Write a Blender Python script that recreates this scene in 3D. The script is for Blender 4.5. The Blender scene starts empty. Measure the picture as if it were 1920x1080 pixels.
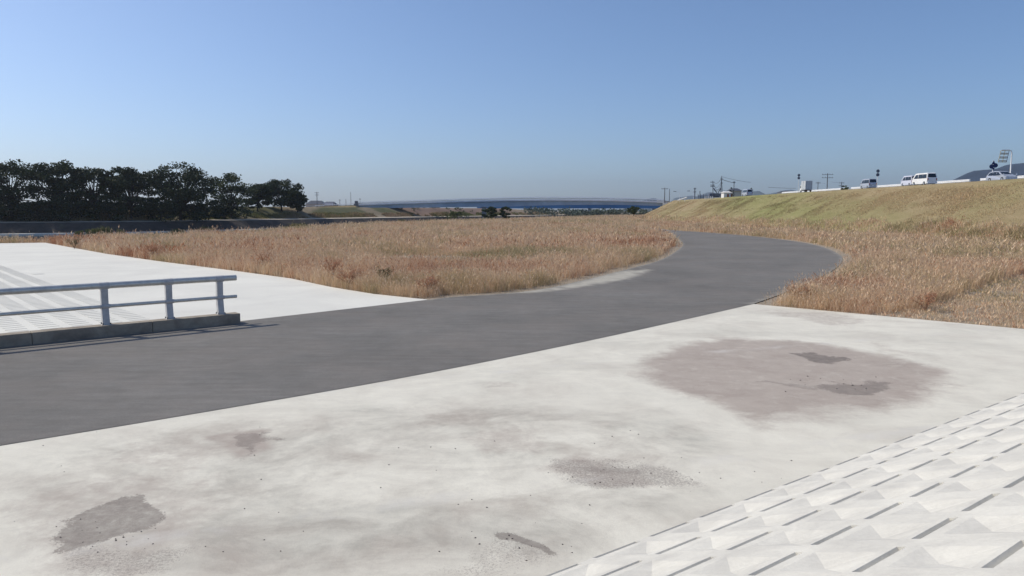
import bpy, math, random
import numpy as np
R = math.radians
random.seed(7); rng = np.random.default_rng(11)
scene = bpy.context.scene

# ---------------------------------------------------------------- camera
H = 3.6; F_PX = 1350.0; PITCH = math.atan((540 - 395) / F_PX)
cam_d = bpy.data.cameras.new("camera"); cam = bpy.data.objects.new("camera", cam_d)
scene.collection.objects.link(cam); scene.camera = cam
cam.location = (0, 0, H); cam.rotation_euler = (math.pi / 2 - PITCH, 0, 0)
cam_d.sensor_width = 36; cam_d.lens = F_PX / 1920 * 36
cam_d.clip_start = 0.1; cam_d.clip_end = 40000

# ---------------------------------------------------------------- light
SUN_EL = R(44); SUN_AZ = math.atan2(-0.957, 0.29)          # azimuth clockwise from +Y
world = bpy.data.worlds.new("World"); scene.world = world; world.use_nodes = True
wn = world.node_tree.nodes; wl = world.node_tree.links
bg = wn["Background"]; sky = wn.new("ShaderNodeTexSky"); sky.sky_type = 'NISHITA'
sky.sun_disc = False; sky.sun_elevation = SUN_EL; sky.sun_rotation = SUN_AZ
sky.altitude = 0; sky.air_density = 0.8; sky.dust_density = 1.1; sky.ozone_density = 6.0
wl.new(sky.outputs[0], bg.inputs[0]); bg.inputs[1].default_value = 0.138
sd = bpy.data.lights.new("sun", 'SUN'); sun = bpy.data.objects.new("sun", sd); scene.collection.objects.link(sun)
sd.energy = 3.6; sd.angle = R(0.53); sd.color = (1.0, 0.92, 0.78)
from mathutils import Vector
sv = Vector((math.sin(SUN_AZ) * math.cos(SUN_EL), math.cos(SUN_AZ) * math.cos(SUN_EL), math.sin(SUN_EL)))
sun.rotation_euler = sv.to_track_quat('Z', 'Y').to_euler()
scene.view_settings.view_transform = 'Standard'; scene.view_settings.look = 'None'
scene.view_settings.exposure = 0.0; scene.view_settings.gamma = 1.0

# ---------------------------------------------------------------- helpers
def gp(px, py, z=0.0):                                      # survey point of the photograph -> metres on the level z
    x = (px - 960) / F_PX; u = (540 - py) / F_PX
    d = (x, math.cos(PITCH) + u * math.sin(PITCH), -math.sin(PITCH) + u * math.cos(PITCH))
    t = (z - H) / d[2]
    return (d[0] * t, d[1] * t)
def at(px, py, Y):                                          # point at distance Y
    x = (px - 960) / F_PX; u = (540 - py) / F_PX
    d = (x, math.cos(PITCH) + u * math.sin(PITCH), -math.sin(PITCH) + u * math.cos(PITCH))
    t = Y / d[1]
    return (d[0] * t, Y, H + d[2] * t)
def link(o): scene.collection.objects.link(o); return o
def tag(o, label=None, cat=None, group=None, kind=None):
    if label: o['label'] = label
    if cat: o['category'] = cat
    if group: o['group'] = group
    if kind: o['kind'] = kind
    return o
def empty(name, loc, rz=0, **k):
    o = bpy.data.objects.new(name, None); link(o); o.location = loc; o.rotation_euler = (0, 0, rz)
    o.empty_display_size = 0.2
    return tag(o, **k)

class MB:
    def __init__(s): s.v = []; s.f = []
    def add(s, vs, fs):
        b = len(s.v); s.v += [tuple(map(float, p)) for p in vs]; s.f += [tuple(i + b for i in f) for f in fs]; return s
    def box(s, c, d, rz=0, taper=0):
        x, y, z = c; a, b, h = d[0] / 2, d[1] / 2, d[2] / 2; ca, sa = math.cos(rz), math.sin(rz)
        vs = []
        for k in (-1, 1):
            t = 1 - (taper if k == 1 else 0)
            for i, j in ((-1, -1), (1, -1), (1, 1), (-1, 1)):
                p, q = i * a * t, j * b * t
                vs.append((x + p * ca - q * sa, y + p * sa + q * ca, z + k * h))
        return s.add(vs, [(3, 2, 1, 0), (4, 5, 6, 7), (0, 1, 5, 4), (1, 2, 6, 5), (2, 3, 7, 6), (3, 0, 4, 7)])
    def tube(s, pts, rad, n=8, cap=True):
        pts = [Vector(p) for p in pts]
        if not isinstance(rad, (list, tuple)): rad = [rad] * len(pts)
        vs = []; m = len(pts)
        for i, p in enumerate(pts):
            t = (pts[min(i + 1, m - 1)] - pts[max(i - 1, 0)]).normalized()
            ref = Vector((0, 0, 1)) if abs(t.z) < .9 else Vector((1, 0, 0))
            a = t.cross(ref).normalized(); b = t.cross(a)
            for k in range(n):
                w = 2 * math.pi * k / n; vs.append(p + (a * math.cos(w) + b * math.sin(w)) * rad[i])
        fs = [(i * n + k, i * n + (k + 1) % n, (i + 1) * n + (k + 1) % n, (i + 1) * n + k) for i in range(m - 1) for k in range(n)]
        if cap: fs += [tuple(range(n)), tuple(reversed(range((m - 1) * n, m * n)))]
        return s.add(vs, fs)
    def prism(s, poly, off):                                # closed polygon swept by a vector
        n = len(poly); vs = list(poly) + [tuple(a + b for a, b in zip(p, off)) for p in poly]
        return s.add(vs, [tuple(reversed(range(n))), tuple(range(n, 2 * n))] + [(i, (i + 1) % n, n + (i + 1) % n, n + i) for i in range(n)])
    def build(s, name, mat, parent=None, smooth=False, bevel=0, **k):
        me = bpy.data.meshes.new(name); me.from_pydata(s.v, [], s.f); me.validate(); me.update()
        if mat: me.materials.append(mat)
        if smooth: me.polygons.foreach_set('use_smooth', [True] * len(me.polygons))
        o = bpy.data.objects.new(name, me); link(o)
        if parent: o.parent = parent
        if bevel:
            m = o.modifiers.new('bevel', 'BEVEL'); m.width = bevel; m.segments = 2; m.limit_method = 'ANGLE'
        return tag(o, **k)

def np_mesh(name, V, tris, mat, attrs=None, smooth=False, **k):  # fast numpy mesh, faces all triangles or quads
    me = bpy.data.meshes.new(name); nf, c = tris.shape
    me.vertices.add(len(V)); me.vertices.foreach_set('co', np.ascontiguousarray(V, dtype=np.float32).ravel())
    me.loops.add(nf * c); me.loops.foreach_set('vertex_index', np.ascontiguousarray(tris, dtype=np.int32).ravel())
    me.polygons.add(nf); me.polygons.foreach_set('loop_start', np.arange(0, nf * c, c, dtype=np.int32))
    me.polygons.foreach_set('loop_total', np.full(nf, c, dtype=np.int32))
    if smooth: me.polygons.foreach_set('use_smooth', np.ones(nf, dtype=bool))
    me.update(calc_edges=True)
    for n, a in (attrs or {}).items():
        at_ = me.attributes.new(n, 'FLOAT', 'POINT'); at_.data.foreach_set('value', np.ascontiguousarray(a, dtype=np.float32))
    me.materials.append(mat); o = bpy.data.objects.new(name, me); link(o)
    return tag(o, **k)

# ---- numpy noise and geometry
_tab = rng.random((256, 256))
def vnoise(x, y):
    xi = np.floor(x).astype(int); yi = np.floor(y).astype(int); fx = x - xi; fy = y - yi
    fx = fx * fx * (3 - 2 * fx); fy = fy * fy * (3 - 2 * fy)
    a = _tab[xi & 255, yi & 255]; b = _tab[(xi + 1) & 255, yi & 255]; c = _tab[xi & 255, (yi + 1) & 255]; d = _tab[(xi + 1) & 255, (yi + 1) & 255]
    return (a * (1 - fx) + b * fx) * (1 - fy) + (c * (1 - fx) + d * fx) * fy
def fbm(x, y, s=1.0, o=4):
    r = 0; w = 0; am = 1
    for i in range(o):
        r = r + am * vnoise(x / s + 17.3 * i, y / s + 9.1 * i); w += am; am *= .5; s *= .5
    return r / w
def inside(poly, x, y):
    r = np.zeros(x.shape, bool); n = len(poly)
    for i in range(n):
        x0, y0 = poly[i]; x1, y1 = poly[(i + 1) % n]
        if y0 == y1: continue
        r ^= ((y0 > y) != (y1 > y)) & (x < (x1 - x0) * (y - y0) / (y1 - y0) + x0)
    return r
def segdist(pl, x, y, closed=False):
    d = np.full(x.shape, 1e9); n = len(pl)
    for i in range(n if closed else n - 1):
        ax, ay = pl[i]; bx, by = pl[(i + 1) % n]; L = (bx - ax) ** 2 + (by - ay) ** 2 + 1e-9
        t = np.clip(((x - ax) * (bx - ax) + (y - ay) * (by - ay)) / L, 0, 1)
        d = np.minimum(d, np.hypot(x - ax - t * (bx - ax), y - ay - t * (by - ay)))
    return d
def sstep(a, b, x): t = np.clip((x - a) / (b - a), 0, 1); return t * t * (3 - 2 * t)
def spline(pl, n=6):                                        # Catmull-Rom through 2D points
    out = []; P = [pl[0]] + list(pl) + [pl[-1]]
    for i in range(1, len(P) - 2):
        for k in range(n):
            t = k / n; q = []
            for c in (0, 1):
                a, b, d, e = P[i - 1][c], P[i][c], P[i + 1][c], P[i + 2][c]
                q.append(.5 * (2 * b + (d - a) * t + (2 * a - 5 * b + 4 * d - e) * t * t + (3 * b - a - 3 * d + e) * t ** 3))
            out.append(tuple(q))
    return out + [tuple(pl[-1])]
def offset(pl, d):                                          # + = left of travel direction
    out = []
    for i, p in enumerate(pl):
        a = pl[max(i - 1, 0)]; b = pl[min(i + 1, len(pl) - 1)]; tx, ty = b[0] - a[0], b[1] - a[1]; L = math.hypot(tx, ty)
        out.append((p[0] - ty / L * d, p[1] + tx / L * d))
    return out

# ---------------------------------------------------------------- materials
def new_mat(name, rough=.8, spec=.3):
    m = bpy.data.materials.new(name); m.use_nodes = True; nt = m.node_tree; b = nt.nodes['Principled BSDF']
    b.inputs['Roughness'].default_value = rough; b.inputs['Specular IOR Level'].default_value = spec
    return m, nt, b
def N(nt, t, **k):
    n = nt.nodes.new(t)
    for a, v in k.items(): setattr(n, a, v)
    return n
def coord(nt, scale=(1, 1, 1), rot=0):
    g = N(nt, 'ShaderNodeTexCoord'); m = N(nt, 'ShaderNodeMapping'); m.inputs['Scale'].default_value = scale
    m.inputs['Rotation'].default_value = (0, 0, rot); nt.links.new(g.outputs['Object'], m.inputs[0]); return m.outputs[0]
def noise(nt, vec, scale, det=4, rough=.55, dist=0):
    n = N(nt, 'ShaderNodeTexNoise'); n.inputs['Scale'].default_value = scale; n.inputs['Detail'].default_value = det
    n.inputs['Roughness'].default_value = rough; n.inputs['Distortion'].default_value = dist
    nt.links.new(vec, n.inputs['Vector']); return n.outputs['Fac']
def ramp(nt, fac, stops):
    r = N(nt, 'ShaderNodeValToRGB'); e = r.color_ramp.elements
    while len(e) < len(stops): e.new(.5)
    for x, (p, c) in zip(e, stops): x.position = p; x.color = (*c, 1)
    nt.links.new(fac, r.inputs[0]); return r.outputs[0]
def mixc(nt, fac, a, b):
    m = N(nt, 'ShaderNodeMix', data_type='RGBA')
    for s, v in ((m.inputs[0], fac), (m.inputs[6], a), (m.inputs[7], b)):
        if isinstance(v, (float, int)): s.default_value = v
        elif isinstance(v, tuple): s.default_value = (*v, 1)
        else: nt.links.new(v, s)
    return m.outputs[2]
def math_(nt, op, a, b=0.0, c=None):
    m = N(nt, 'ShaderNodeMath', operation=op)
    for s, v in zip(m.inputs, (a, b, c)):
        if v is None: continue
        if isinstance(v, (float, int)): s.default_value = v
        else: nt.links.new(v, s)
    return m.outputs[0]
def mrange(nt, v, a, b, c=0, d=1):
    m = N(nt, 'ShaderNodeMapRange'); nt.links.new(v, m.inputs[0])
    for i, q in enumerate((a, b, c, d)): m.inputs[i + 1].default_value = q
    return m.outputs[0]
def attr(nt, n): a = N(nt, 'ShaderNodeAttribute', attribute_name=n); return a.outputs['Fac']
def bump(nt, b, h, s=.3, d=.02):
    n = N(nt, 'ShaderNodeBump'); n.inputs['Strength'].default_value = s; n.inputs['Distance'].default_value = d
    nt.links.new(h, n.inputs['Height']); nt.links.new(n.outputs[0], b.inputs['Normal'])
def simple(name, col, rough=.7, spec=.3, metal=0, var=.12, scale=3.0):
    m, nt, b = new_mat(name, rough, spec); b.inputs['Metallic'].default_value = metal
    f = noise(nt, coord(nt), scale)
    lo = tuple(c * (1 - var) for c in col); hi = tuple(min(1, c * (1 + var)) for c in col)
    nt.links.new(ramp(nt, f, [(.3, lo), (.7, hi)]), b.inputs['Base Color']); return m

M = {}
# concrete of the foreground platform: pale slab, large soft grey clouds, dried mud in surveyed patches
m, nt, b = new_mat('platform_concrete', .85, .25)
v = coord(nt)
vs_ = coord(nt, (1, 1.5, 1), R(-36))
cl = mrange(nt, noise(nt, vs_, .30, 9, .66, .7), .40, .66)
cl2 = mrange(nt, noise(nt, v, 1.1, 8, .70, .5), .42, .72)
cl3 = mrange(nt, noise(nt, v, 4.5, 7, .75, .3), .46, .74)
dirt = math_(nt, 'ADD', math_(nt, 'MULTIPLY', cl, .62), math_(nt, 'ADD', math_(nt, 'MULTIPLY', cl2, .42), math_(nt, 'MULTIPLY', cl3, .16)))
cs = ramp(nt, noise(nt, v, .55, 4, .6), [(.35, (.420, .402, .345)), (.62, (.440, .394, .335))])      # grey silt here, brownish there
base = mixc(nt, math_(nt, 'MULTIPLY', dirt, math_(nt, 'ADD', attr(nt, 'cloud'), .26)), (.785, .750, .642), cs)
fine = noise(nt, v, 9, 8, .75, .2); fine2 = noise(nt, v, 34, 6, .72); spk = noise(nt, v, 20, 6, .85); mid = noise(nt, v, 2.6, 9, .72, .6)
s1 = attr(nt, 'pink'); s2 = attr(nt, 'mud'); s3 = attr(nt, 'grit'); sk_ = attr(nt, 'mudk')
edge = math_(nt, 'ADD', math_(nt, 'MULTIPLY', math_(nt, 'SUBTRACT', mid, .5), 1.5), math_(nt, 'MULTIPLY', math_(nt, 'SUBTRACT', fine, .5), .5))
pk = math_(nt, 'MULTIPLY', mrange(nt, math_(nt, 'ADD', s1, math_(nt, 'MULTIPLY', edge, mrange(nt, s1, 0, .25))), .10, .95), math_(nt, 'ADD', .74, math_(nt, 'MULTIPLY', noise(nt, v, .9, 7, .7, .5), .36)))
base = mixc(nt, pk, base, ramp(nt, noise(nt, v, 1.4, 8, .7), [(.34, (.356, .296, .254)), (.66, (.442, .378, .325))]))
mud = mrange(nt, math_(nt, 'ADD', s2, math_(nt, 'MULTIPLY', math_(nt, 'ADD', math_(nt, 'SUBTRACT', fine2, .5), math_(nt, 'MULTIPLY', math_(nt, 'SUBTRACT', fine, .5), .8)), mrange(nt, s2, 0, .2, 0, 1.2))), .48, .62)
base = mixc(nt, math_(nt, 'MULTIPLY', math_(nt, 'MULTIPLY', mud, sk_), mrange(nt, math_(nt, 'ADD', math_(nt, 'MULTIPLY', fine, .5), math_(nt, 'MULTIPLY', noise(nt, v, 3.2, 8, .75), .5)), .36, .62, .62, 1.15)), base, ramp(nt, noise(nt, v, 60, 3, .8), [(.3, (.13, .108, .094)), (.7, (.235, .200, .175))]))
gr = mrange(nt, math_(nt, 'ADD', math_(nt, 'MULTIPLY', s3, .24), noise(nt, v, 30, 8, .9, .4)), .70, .745)
base = mixc(nt, math_(nt, 'MULTIPLY', gr, .7), base, (.25, .215, .19))
scf = N(nt, 'ShaderNodeTexWave', wave_type='BANDS'); nt.links.new(coord(nt, (1, 1, 1), R(63)), scf.inputs['Vector']); scf.inputs['Scale'].default_value = .055; scf.inputs['Distortion'].default_value = 9; scf.inputs['Detail'].default_value = 2; scf.inputs['Detail Scale'].default_value = .25
base = mixc(nt, math_(nt, 'MULTIPLY', mrange(nt, scf.outputs['Fac'], .988, 1.0), mrange(nt, cl2, .2, .8, 0, .45)), base, (.74, .72, .67))
base = mixc(nt, mrange(nt, fine2, .3, .8, 0, .20), base, (.42, .395, .345))
nt.links.new(base, b.inputs['Base Color']); bump(nt, b, math_(nt, 'ADD', fine, math_(nt, 'MULTIPLY', fine2, .8)), .35, .012)
M['platform'] = m
# plain concrete
def concrete(name, a, c, sc=.5, bs=.2):
    m, nt, b = new_mat(name, .85, .25); v = coord(nt)
    col = mixc(nt, mrange(nt, noise(nt, v, sc, 8, .65, .5), .35, .7), a, c)
    col = mixc(nt, mrange(nt, noise(nt, v, 22, 5, .7), .4, .8, 0, .25), col, tuple(x * .72 for x in c))
    nt.links.new(col, b.inputs['Base Color']); bump(nt, b, noise(nt, v, 30, 6, .7), bs, .01); return m
M['concrete'] = concrete('pale_concrete', (.76, .745, .67), (.65, .635, .575), .25)
M['block'] = concrete('block_concrete', (.72, .695, .62), (.545, .525, .475), 1.6, .5)
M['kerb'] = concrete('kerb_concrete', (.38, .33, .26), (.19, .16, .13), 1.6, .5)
M['path'] = concrete('sandy_path', (.52, .46, .37), (.40, .35, .27), .4)
M['old_concrete'] = concrete('old_concrete', (.30, .29, .28), (.20, .19, .19), .8)
# asphalt with tyre-drawn streaks and dust
m, nt, b = new_mat('asphalt', .9, .2); v = coord(nt)
st = noise(nt, coord(nt, (.35, 2.2, 1), R(-38)), 1.5, 7, .65, .25)
big = noise(nt, v, .18, 5, .6)
fn = noise(nt, v, 38, 6, .85)
col = ramp(nt, math_(nt, 'ADD', math_(nt, 'MULTIPLY', st, .32), math_(nt, 'ADD', math_(nt, 'MULTIPLY', big, .38), math_(nt, 'MULTIPLY', noise(nt, v, 1.7, 8, .78), .30))), [(.38, (.146, .139, .128)), (.5, (.200, .192, .178)), (.61, (.258, .248, .232))])
col = mixc(nt, mrange(nt, fn, .35, .75, 0, .75), col, (.105, .098, .09))
col = mixc(nt, mrange(nt, noise(nt, v, 18, 3, .6), .66, .8, 0, .5), col, (.24, .225, .21))
col = mixc(nt, mrange(nt, noise(nt, v, .35, 5, .65), .42, .66, 0, .35), col, (.215, .188, .165))
dust = mrange(nt, math_(nt, 'ADD', attr(nt, 'dust'), math_(nt, 'MULTIPLY', math_(nt, 'SUBTRACT', noise(nt, v, 1.6, 6, .7), .5), .9)), .30, .95)
col = mixc(nt, dust, col, (.44, .415, .355))
nt.links.new(col, b.inputs['Base Color']); bump(nt, b, fn, .8, .012); M['asphalt'] = m
# field soil and terrain
m, nt, b = new_mat('field_soil', .95, .1); v = coord(nt)
c1 = ramp(nt, noise(nt, v, .5, 8, .7), [(.3, (.24, .18, .125)), (.5, (.33, .255, .18)), (.72, (.42, .345, .26))])
c2 = ramp(nt, noise(nt, v, 5, 8, .8), [(.3, (.20, .165, .125)), (.5, (.33, .285, .225)), (.68, (.44, .39, .32))])
col = mixc(nt, attr(nt, 'gravel'), c1, c2)
col = mixc(nt, attr(nt, 'green'), col, ramp(nt, noise(nt, v, .35, 6, .7), [(.3, (.05, .07, .028)), (.7, (.115, .12, .055))]))
col = mixc(nt, attr(nt, 'redsoil'), col, ramp(nt, noise(nt, v, .05, 6, .7), [(.35, (.20, .14, .11)), (.7, (.30, .21, .16))]))
nt.links.new(col, b.inputs['Base Color']); bump(nt, b, noise(nt, v, 9, 7, .8), .6, .05); M['soil'] = m
# levee turf: olive tan with greener drifts, mown streaks
m, nt, b = new_mat('levee_turf', .95, .1); v = coord(nt)
c1 = ramp(nt, noise(nt, coord(nt, (1, .35, 1)), .35, 9, .72, .4), [(.28, (.235, .19, .10)), (.48, (.31, .245, .14)), (.70, (.365, .285, .175))])
c2 = ramp(nt, noise(nt, coord(nt, (1.2, .25, 1), R(18)), .6, 8, .75, .4), [(.3, (.17, .18, .06)), (.6, (.29, .275, .125)), (.8, (.37, .32, .17))])
col = mixc(nt, attr(nt, 'green'), c1, c2)
col = mixc(nt, mrange(nt, noise(nt, coord(nt, (1.6, .22, 1), R(22)), 1.2, 6, .75, .6), .62, .78, 0, .35), col, (.17, .155, .075))
nt.links.new(col, b.inputs['Base Color']); bump(nt, b, noise(nt, v, 2.2, 8, .85), .8, .18); M['turf'] = m
def blade_mat(name, stops, tr=.28):
    m, nt, b = new_mat(name, .75, .15)
    c = ramp(nt, attr(nt, 'tone'), stops); nt.links.new(c, b.inputs['Base Color'])
    t = N(nt, 'ShaderNodeBsdfTranslucent'); nt.links.new(c, t.inputs[0]); mx = N(nt, 'ShaderNodeMixShader'); mx.inputs[0].default_value = tr
    nt.links.new(b.outputs[0], mx.inputs[1]); nt.links.new(t.outputs[0], mx.inputs[2]); nt.links.new(mx.outputs[0], nt.nodes['Material Output'].inputs[0]); return m
M['blade'] = blade_mat('dry_grass', [(0, (.33, .29, .15)), (.17, (.52, .41, .24)), (.42, (.70, .51, .33)), (.64, (.78, .62, .44)), (.82, (.62, .39, .25)), (1, (.42, .21, .12))])
M['reed'] = blade_mat('green_weed', [(0, (.04, .065, .02)), (.35, (.10, .12, .04)), (.6, (.20, .19, .07)), (.8, (.30, .23, .12)), (1, (.36, .26, .17))])
M['rust'] = blade_mat('rust_weed', [(0, (.44, .20, .12)), (.5, (.54, .29, .18)), (1, (.62, .44, .28))])
M['leaf'] = blade_mat('tree_leaf', [(0, (.010, .018, .009)), (.5, (.032, .046, .018)), (.8, (.085, .10, .038)), (1, (.15, .165, .06))], .12)
M['leaf_light'] = blade_mat('shrub_leaf', [(0, (.03, .045, .015)), (.5, (.07, .09, .03)), (1, (.16, .16, .06))], .2)
M['leaf_hazed'] = blade_mat('haze_tinted_leaf', [(0, (.06, .085, .07)), (1, (.15, .17, .12))], .1)  # leaf colours lightened and blued to paint in distance haze
M['bark'] = simple('bark', (.035, .028, .024), .95, .1, scale=6, var=.3)
M['twig'] = simple('weed_stem', (.34, .20, .13), .9, .1, var=.3)
M['galv'] = simple('galvanised_steel', (.60, .585, .54), .42, .5, metal=.5, var=.14, scale=5)
M['galv_post'] = simple('galvanised_post', (.50, .49, .48), .6, .4, metal=.1, var=.12, scale=8)
M['white_paint'] = simple('white_paint', (.80, .80, .79), .45, .4, var=.03)
M['silver_paint'] = simple('silver_paint', (.46, .49, .55), .3, .5, metal=.25, var=.03)
M['lilac_paint'] = simple('pale_lilac_paint', (.60, .62, .72), .35, .5, var=.03)
M['glass'] = simple('car_glass', (.012, .016, .022), .08, .6, var=.1)
M['tyre'] = simple('tyre_rubber', (.02, .02, .02), .9, .2)
M['rim'] = simple('wheel_rim', (.45, .46, .48), .35, .5, metal=.6)
M['trim'] = simple('dark_trim', (.03, .03, .035), .6, .3)
M['lamp_red'] = simple('tail_lamp', (.28, .02, .02), .25, .5)
M['lamp_clear'] = simple('head_lamp', (.65, .68, .7), .15, .6)
M['box_panel'] = simple('cargo_box_panel', (.50, .53, .55), .5, .4, var=.05)
M['bridge_deck'] = simple('bridge_fascia', (.78, .79, .84), .7, .3, scale=.3)
M['bridge_rail'] = simple('bridge_railing', (.8, .82, .88), .5, .4, scale=.3)
M['bridge_blue'] = simple('blue_girder_paint', (.34, .43, .54), .5, .4, scale=.2, var=.15)
M['bridge_blue_far'] = simple('bright_blue_girder_paint', (.06, .19, .40), .5, .4, scale=.2, var=.1)
M['pole_grey'] = simple('grey_pole', (.16, .17, .19), .7, .3)
M['sign_back'] = simple('sign_back_metal', (.10, .12, .17), .6, .3)
M['sign_blue'] = simple('blue_sign_face', (.015, .03, .12), .5, .3)
M['frame_yellow'] = simple('ochre_sign_frame', (.45, .40, .24), .6, .3)
M['roof_tile'] = simple('grey_roof_tile', (.075, .085, .11), .7, .3)
M['wall_cream'] = simple('cream_wall', (.55, .52, .46), .8, .2)
M['wall_white'] = simple('white_wall', (.75, .74, .72), .8, .2)
M['wall_orange'] = simple('orange_wall', (.30, .10, .05), .8, .2)
M['stone'] = simple('pebble', (.16, .14, .13), .9, .2, scale=40, var=.4)
M['hill_near'] = simple('haze_blue_wooded_hill', (.024, .036, .060), .95, .05, scale=.01, var=.35)  # blue of the distant air haze is put into the base colour
M['hill_far'] = simple('far_wooded_hill', (.045, .06, .06), .95, .05, scale=.004, var=.25)
m, nt, b = new_mat('river_water', .12, .5); v = coord(nt); b.inputs['Base Color'].default_value = (.018, .026, .03, 1)
bump(nt, b, noise(nt, v, 1.2, 4), .12, .01); M['water'] = m
m, nt, b = new_mat('stone_revetment', .9, .2); v = coord(nt)
col = ramp(nt, noise(nt, v, .35, 8, .75, .5), [(.3, (.042, .036, .033)), (.55, (.075, .063, .055)), (.75, (.135, .112, .09))])
col = mixc(nt, mrange(nt, noise(nt, v, .12, 6, .7), .58, .7, 0, .7), col, (.12, .11, .06))
nt.links.new(col, b.inputs['Base Color']); bump(nt, b, noise(nt, v, 2, 7, .8), .6, .15); M['revet'] = m

# ================================================================ THE SETTING
# ---- surveyed lines (metres)
N_LINE = spline([(-130, -60), (-110, 20), (-78, 72), (-62, 82), (-53, 85), (-48, 98), (-42, 114), (-38, 163), (-27, 230), (0, 301), (30, 390), (60, 470), (100, 560), (160, 700), (260, 900)], 4)
F_LINE = spline([(-420, 60), (-260, 128), (-180, 172), (-141, 198), (-118, 211), (-100.6, 234), (-85, 262), (-70.4, 297), (-51, 343), (-31.5, 387), (0, 450), (45, 556), (90, 660), (180, 850)], 4)
LEV_X0, LEV_X1, LEV_Z = 50.0, 66.0, 7.75
def lev_shift(y): return np.where(y > 296, (y - 296) * .42, 0.0)
def zlev(x, y):
    return np.clip((x - lev_shift(y) - LEV_X0) / (LEV_X1 - LEV_X0), 0, 1) * LEV_Z
FIELD_POLY = N_LINE + [(400, 900), (400, -60)]
FAR_POLY = F_LINE + [(180, 4000), (-4000, 4000), (-4000, 60)]
def far_h(x, y):                                            # profile of the far bank by distance from its edge
    d = segdist(F_LINE, x, y)
    crest = 5.3 - 4.2 * sstep(480, 640, y)
    up = sstep(0, 1, 0.5 * np.clip((d - 9) / 14, 0, 1) + .5 * np.clip((d - 9) / 14, 0, 1))
    return .2 + (crest - .2) * np.clip((d - 9) / 14, 0, 1) - (crest - 1.0) * np.clip((d - 32) / 14, 0, 1), d
def height(x, y):
    x = np.asarray(x, float); y = np.asarray(y, float)
    dn = segdist(N_LINE, x, y); inn = inside(FIELD_POLY, x, y)
    inf = inside(FAR_POLY, x, y); fh, df = far_h(x, y)
    h = np.where(inn, -.05 + 0 * x, -4.2 * np.clip(dn / 8, 0, 1) - .05)
    h = np.where(~inn & ~inf, np.where(df < 9, -4.2, h), h)
    h = np.where(inf, fh, h)
    return h

# ---- ground: one sheet to the horizon
def axis(fine0, fine1, step, far0, far1):
    a = list(np.arange(fine0, fine1 + .1, step)); s = step * 1.5; p = a[-1]
    while p < far1: p += s; s *= 1.35; a.append(min(p, far1))
    s = step * 1.5; p = a[0]; pre = []
    while p > far0: p -= s; s *= 1.35; pre.append(max(p, far0))
    return np.array(pre[::-1] + a)
gx = axis(-230, 120, 2.0, -12000, 12000); gy = axis(-10, 620, 2.5, -600, 15000)
X, Y = np.meshgrid(gx, gy); shp = X.shape; X = X.ravel(); Y = Y.ravel()
Z = height(X, Y)
nearm = (Y < 60) & (X > -75) & (X < 45)
Z = Z + np.where(nearm, -.03, (fbm(X, Y, 9) - .5) * .25 - .13)
Z = np.where((Y > 900) | (Y < -60) | (np.abs(X) > 900), -.5, Z)
idx = np.arange(len(X)).reshape(shp)
quads = np.stack([idx[:-1, :-1].ravel(), idx[:-1, 1:].ravel(), idx[1:, 1:].ravel(), idx[1:, :-1].ravel()], 1)
inf = inside(FAR_POLY, X, Y)
dF = segdist(F_LINE, X, Y)
green = np.where(inf, .85 - .55 * (fbm(X, Y, 25) > .55), .1) * (1 - .8 * sstep(366, 374, Y))
green = np.where(inf, green * sstep(8, 15, dF), green)
red = np.where(inf, sstep(372, 384, Y) * sstep(520, 470, Y), 0)
PATCH = [gp(*q) for q in [(715, 484), (760, 479), (850, 480), (905, 485), (890, 493), (800, 492), (730, 491)]]
TRACK = [gp(*q) for q in [(1660, 444), (1760, 441), (1850, 443), (1850, 446), (1700, 447)]]
SPARSE = [gp(*q) for q in [(1600, 590), (1700, 582), (1790, 552), (1850, 530), (1960, 500), (2300, 480), (2300, 680), (1900, 616)]]
gravel = np.where(inside(SPARSE, X, Y) | inside(PATCH, X, Y), .75, .2) * (~inf)
np_mesh('ground', np.stack([X, Y, Z], 1), quads, M['soil'], dict(green=green, redsoil=red, gravel=gravel), smooth=True, kind='structure')

# finer soil sheet for the near field so its gravel patches have crisp shapes
fx = np.arange(-56, 64, .5); fy = np.arange(8, 96, .5); X, Y = np.meshgrid(fx, fy); shp = X.shape; X = X.ravel(); Y = Y.ravel()
idx = np.arange(len(X)).reshape(shp); quads = np.stack([idx[:-1, :-1].ravel(), idx[:-1, 1:].ravel(), idx[1:, 1:].ravel(), idx[1:, :-1].ravel()], 1)
APRON = [gp(*q) for q in [(-420, 461), (0, 456), (85, 455)]] + [gp(*q) for q in [(200, 476), (300, 490), (450, 509), (545, 522), (620, 538), (700, 551), (805, 562)]]
ROAD_L = spline([gp(*q) for q in [(805, 562), (850, 557), (1000, 545), (1100, 524), (1180, 504), (1240, 487), (1272, 468), (1280, 457), (1268, 446), (1240, 436), (1150, 426), (960, 419)]], 5)
ROAD_R = spline([gp(*q) for q in [(1413, 570), (1500, 538), (1557, 510), (1578, 491), (1572, 476), (1535, 461), (1480, 451), (1400, 442), (1320, 435.5), (1250, 431), (1150, 422), (960, 415)]], 5)
ROAD_NEAR_L = [gp(*q) for q in [(-900, 728), (0, 645), (450, 602.5)]]
ROAD_NEAR_R = spline([gp(*q) for q in [(0, 836), (400, 770), (800, 700), (1150, 629), (1413, 570)]], 6)
rl0 = [(-34, 2)]; rr0 = [(ROAD_NEAR_R[0][0] - 12, ROAD_NEAR_R[0][1] - 9.6)]
ROAD_POLY = rl0 + ROAD_NEAR_L + ROAD_L + ROAD_R[::-1] + ROAD_NEAR_R[::-1] + rr0
FIELD_FAR_EDGE = [gp(1413, 570), (17.8, 19.8), (60, -19)]
keep_v = inside(FIELD_POLY, X, Y)
pad = inside(APRON + [(-34, 2), (-100, 2)], X, Y)
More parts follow.
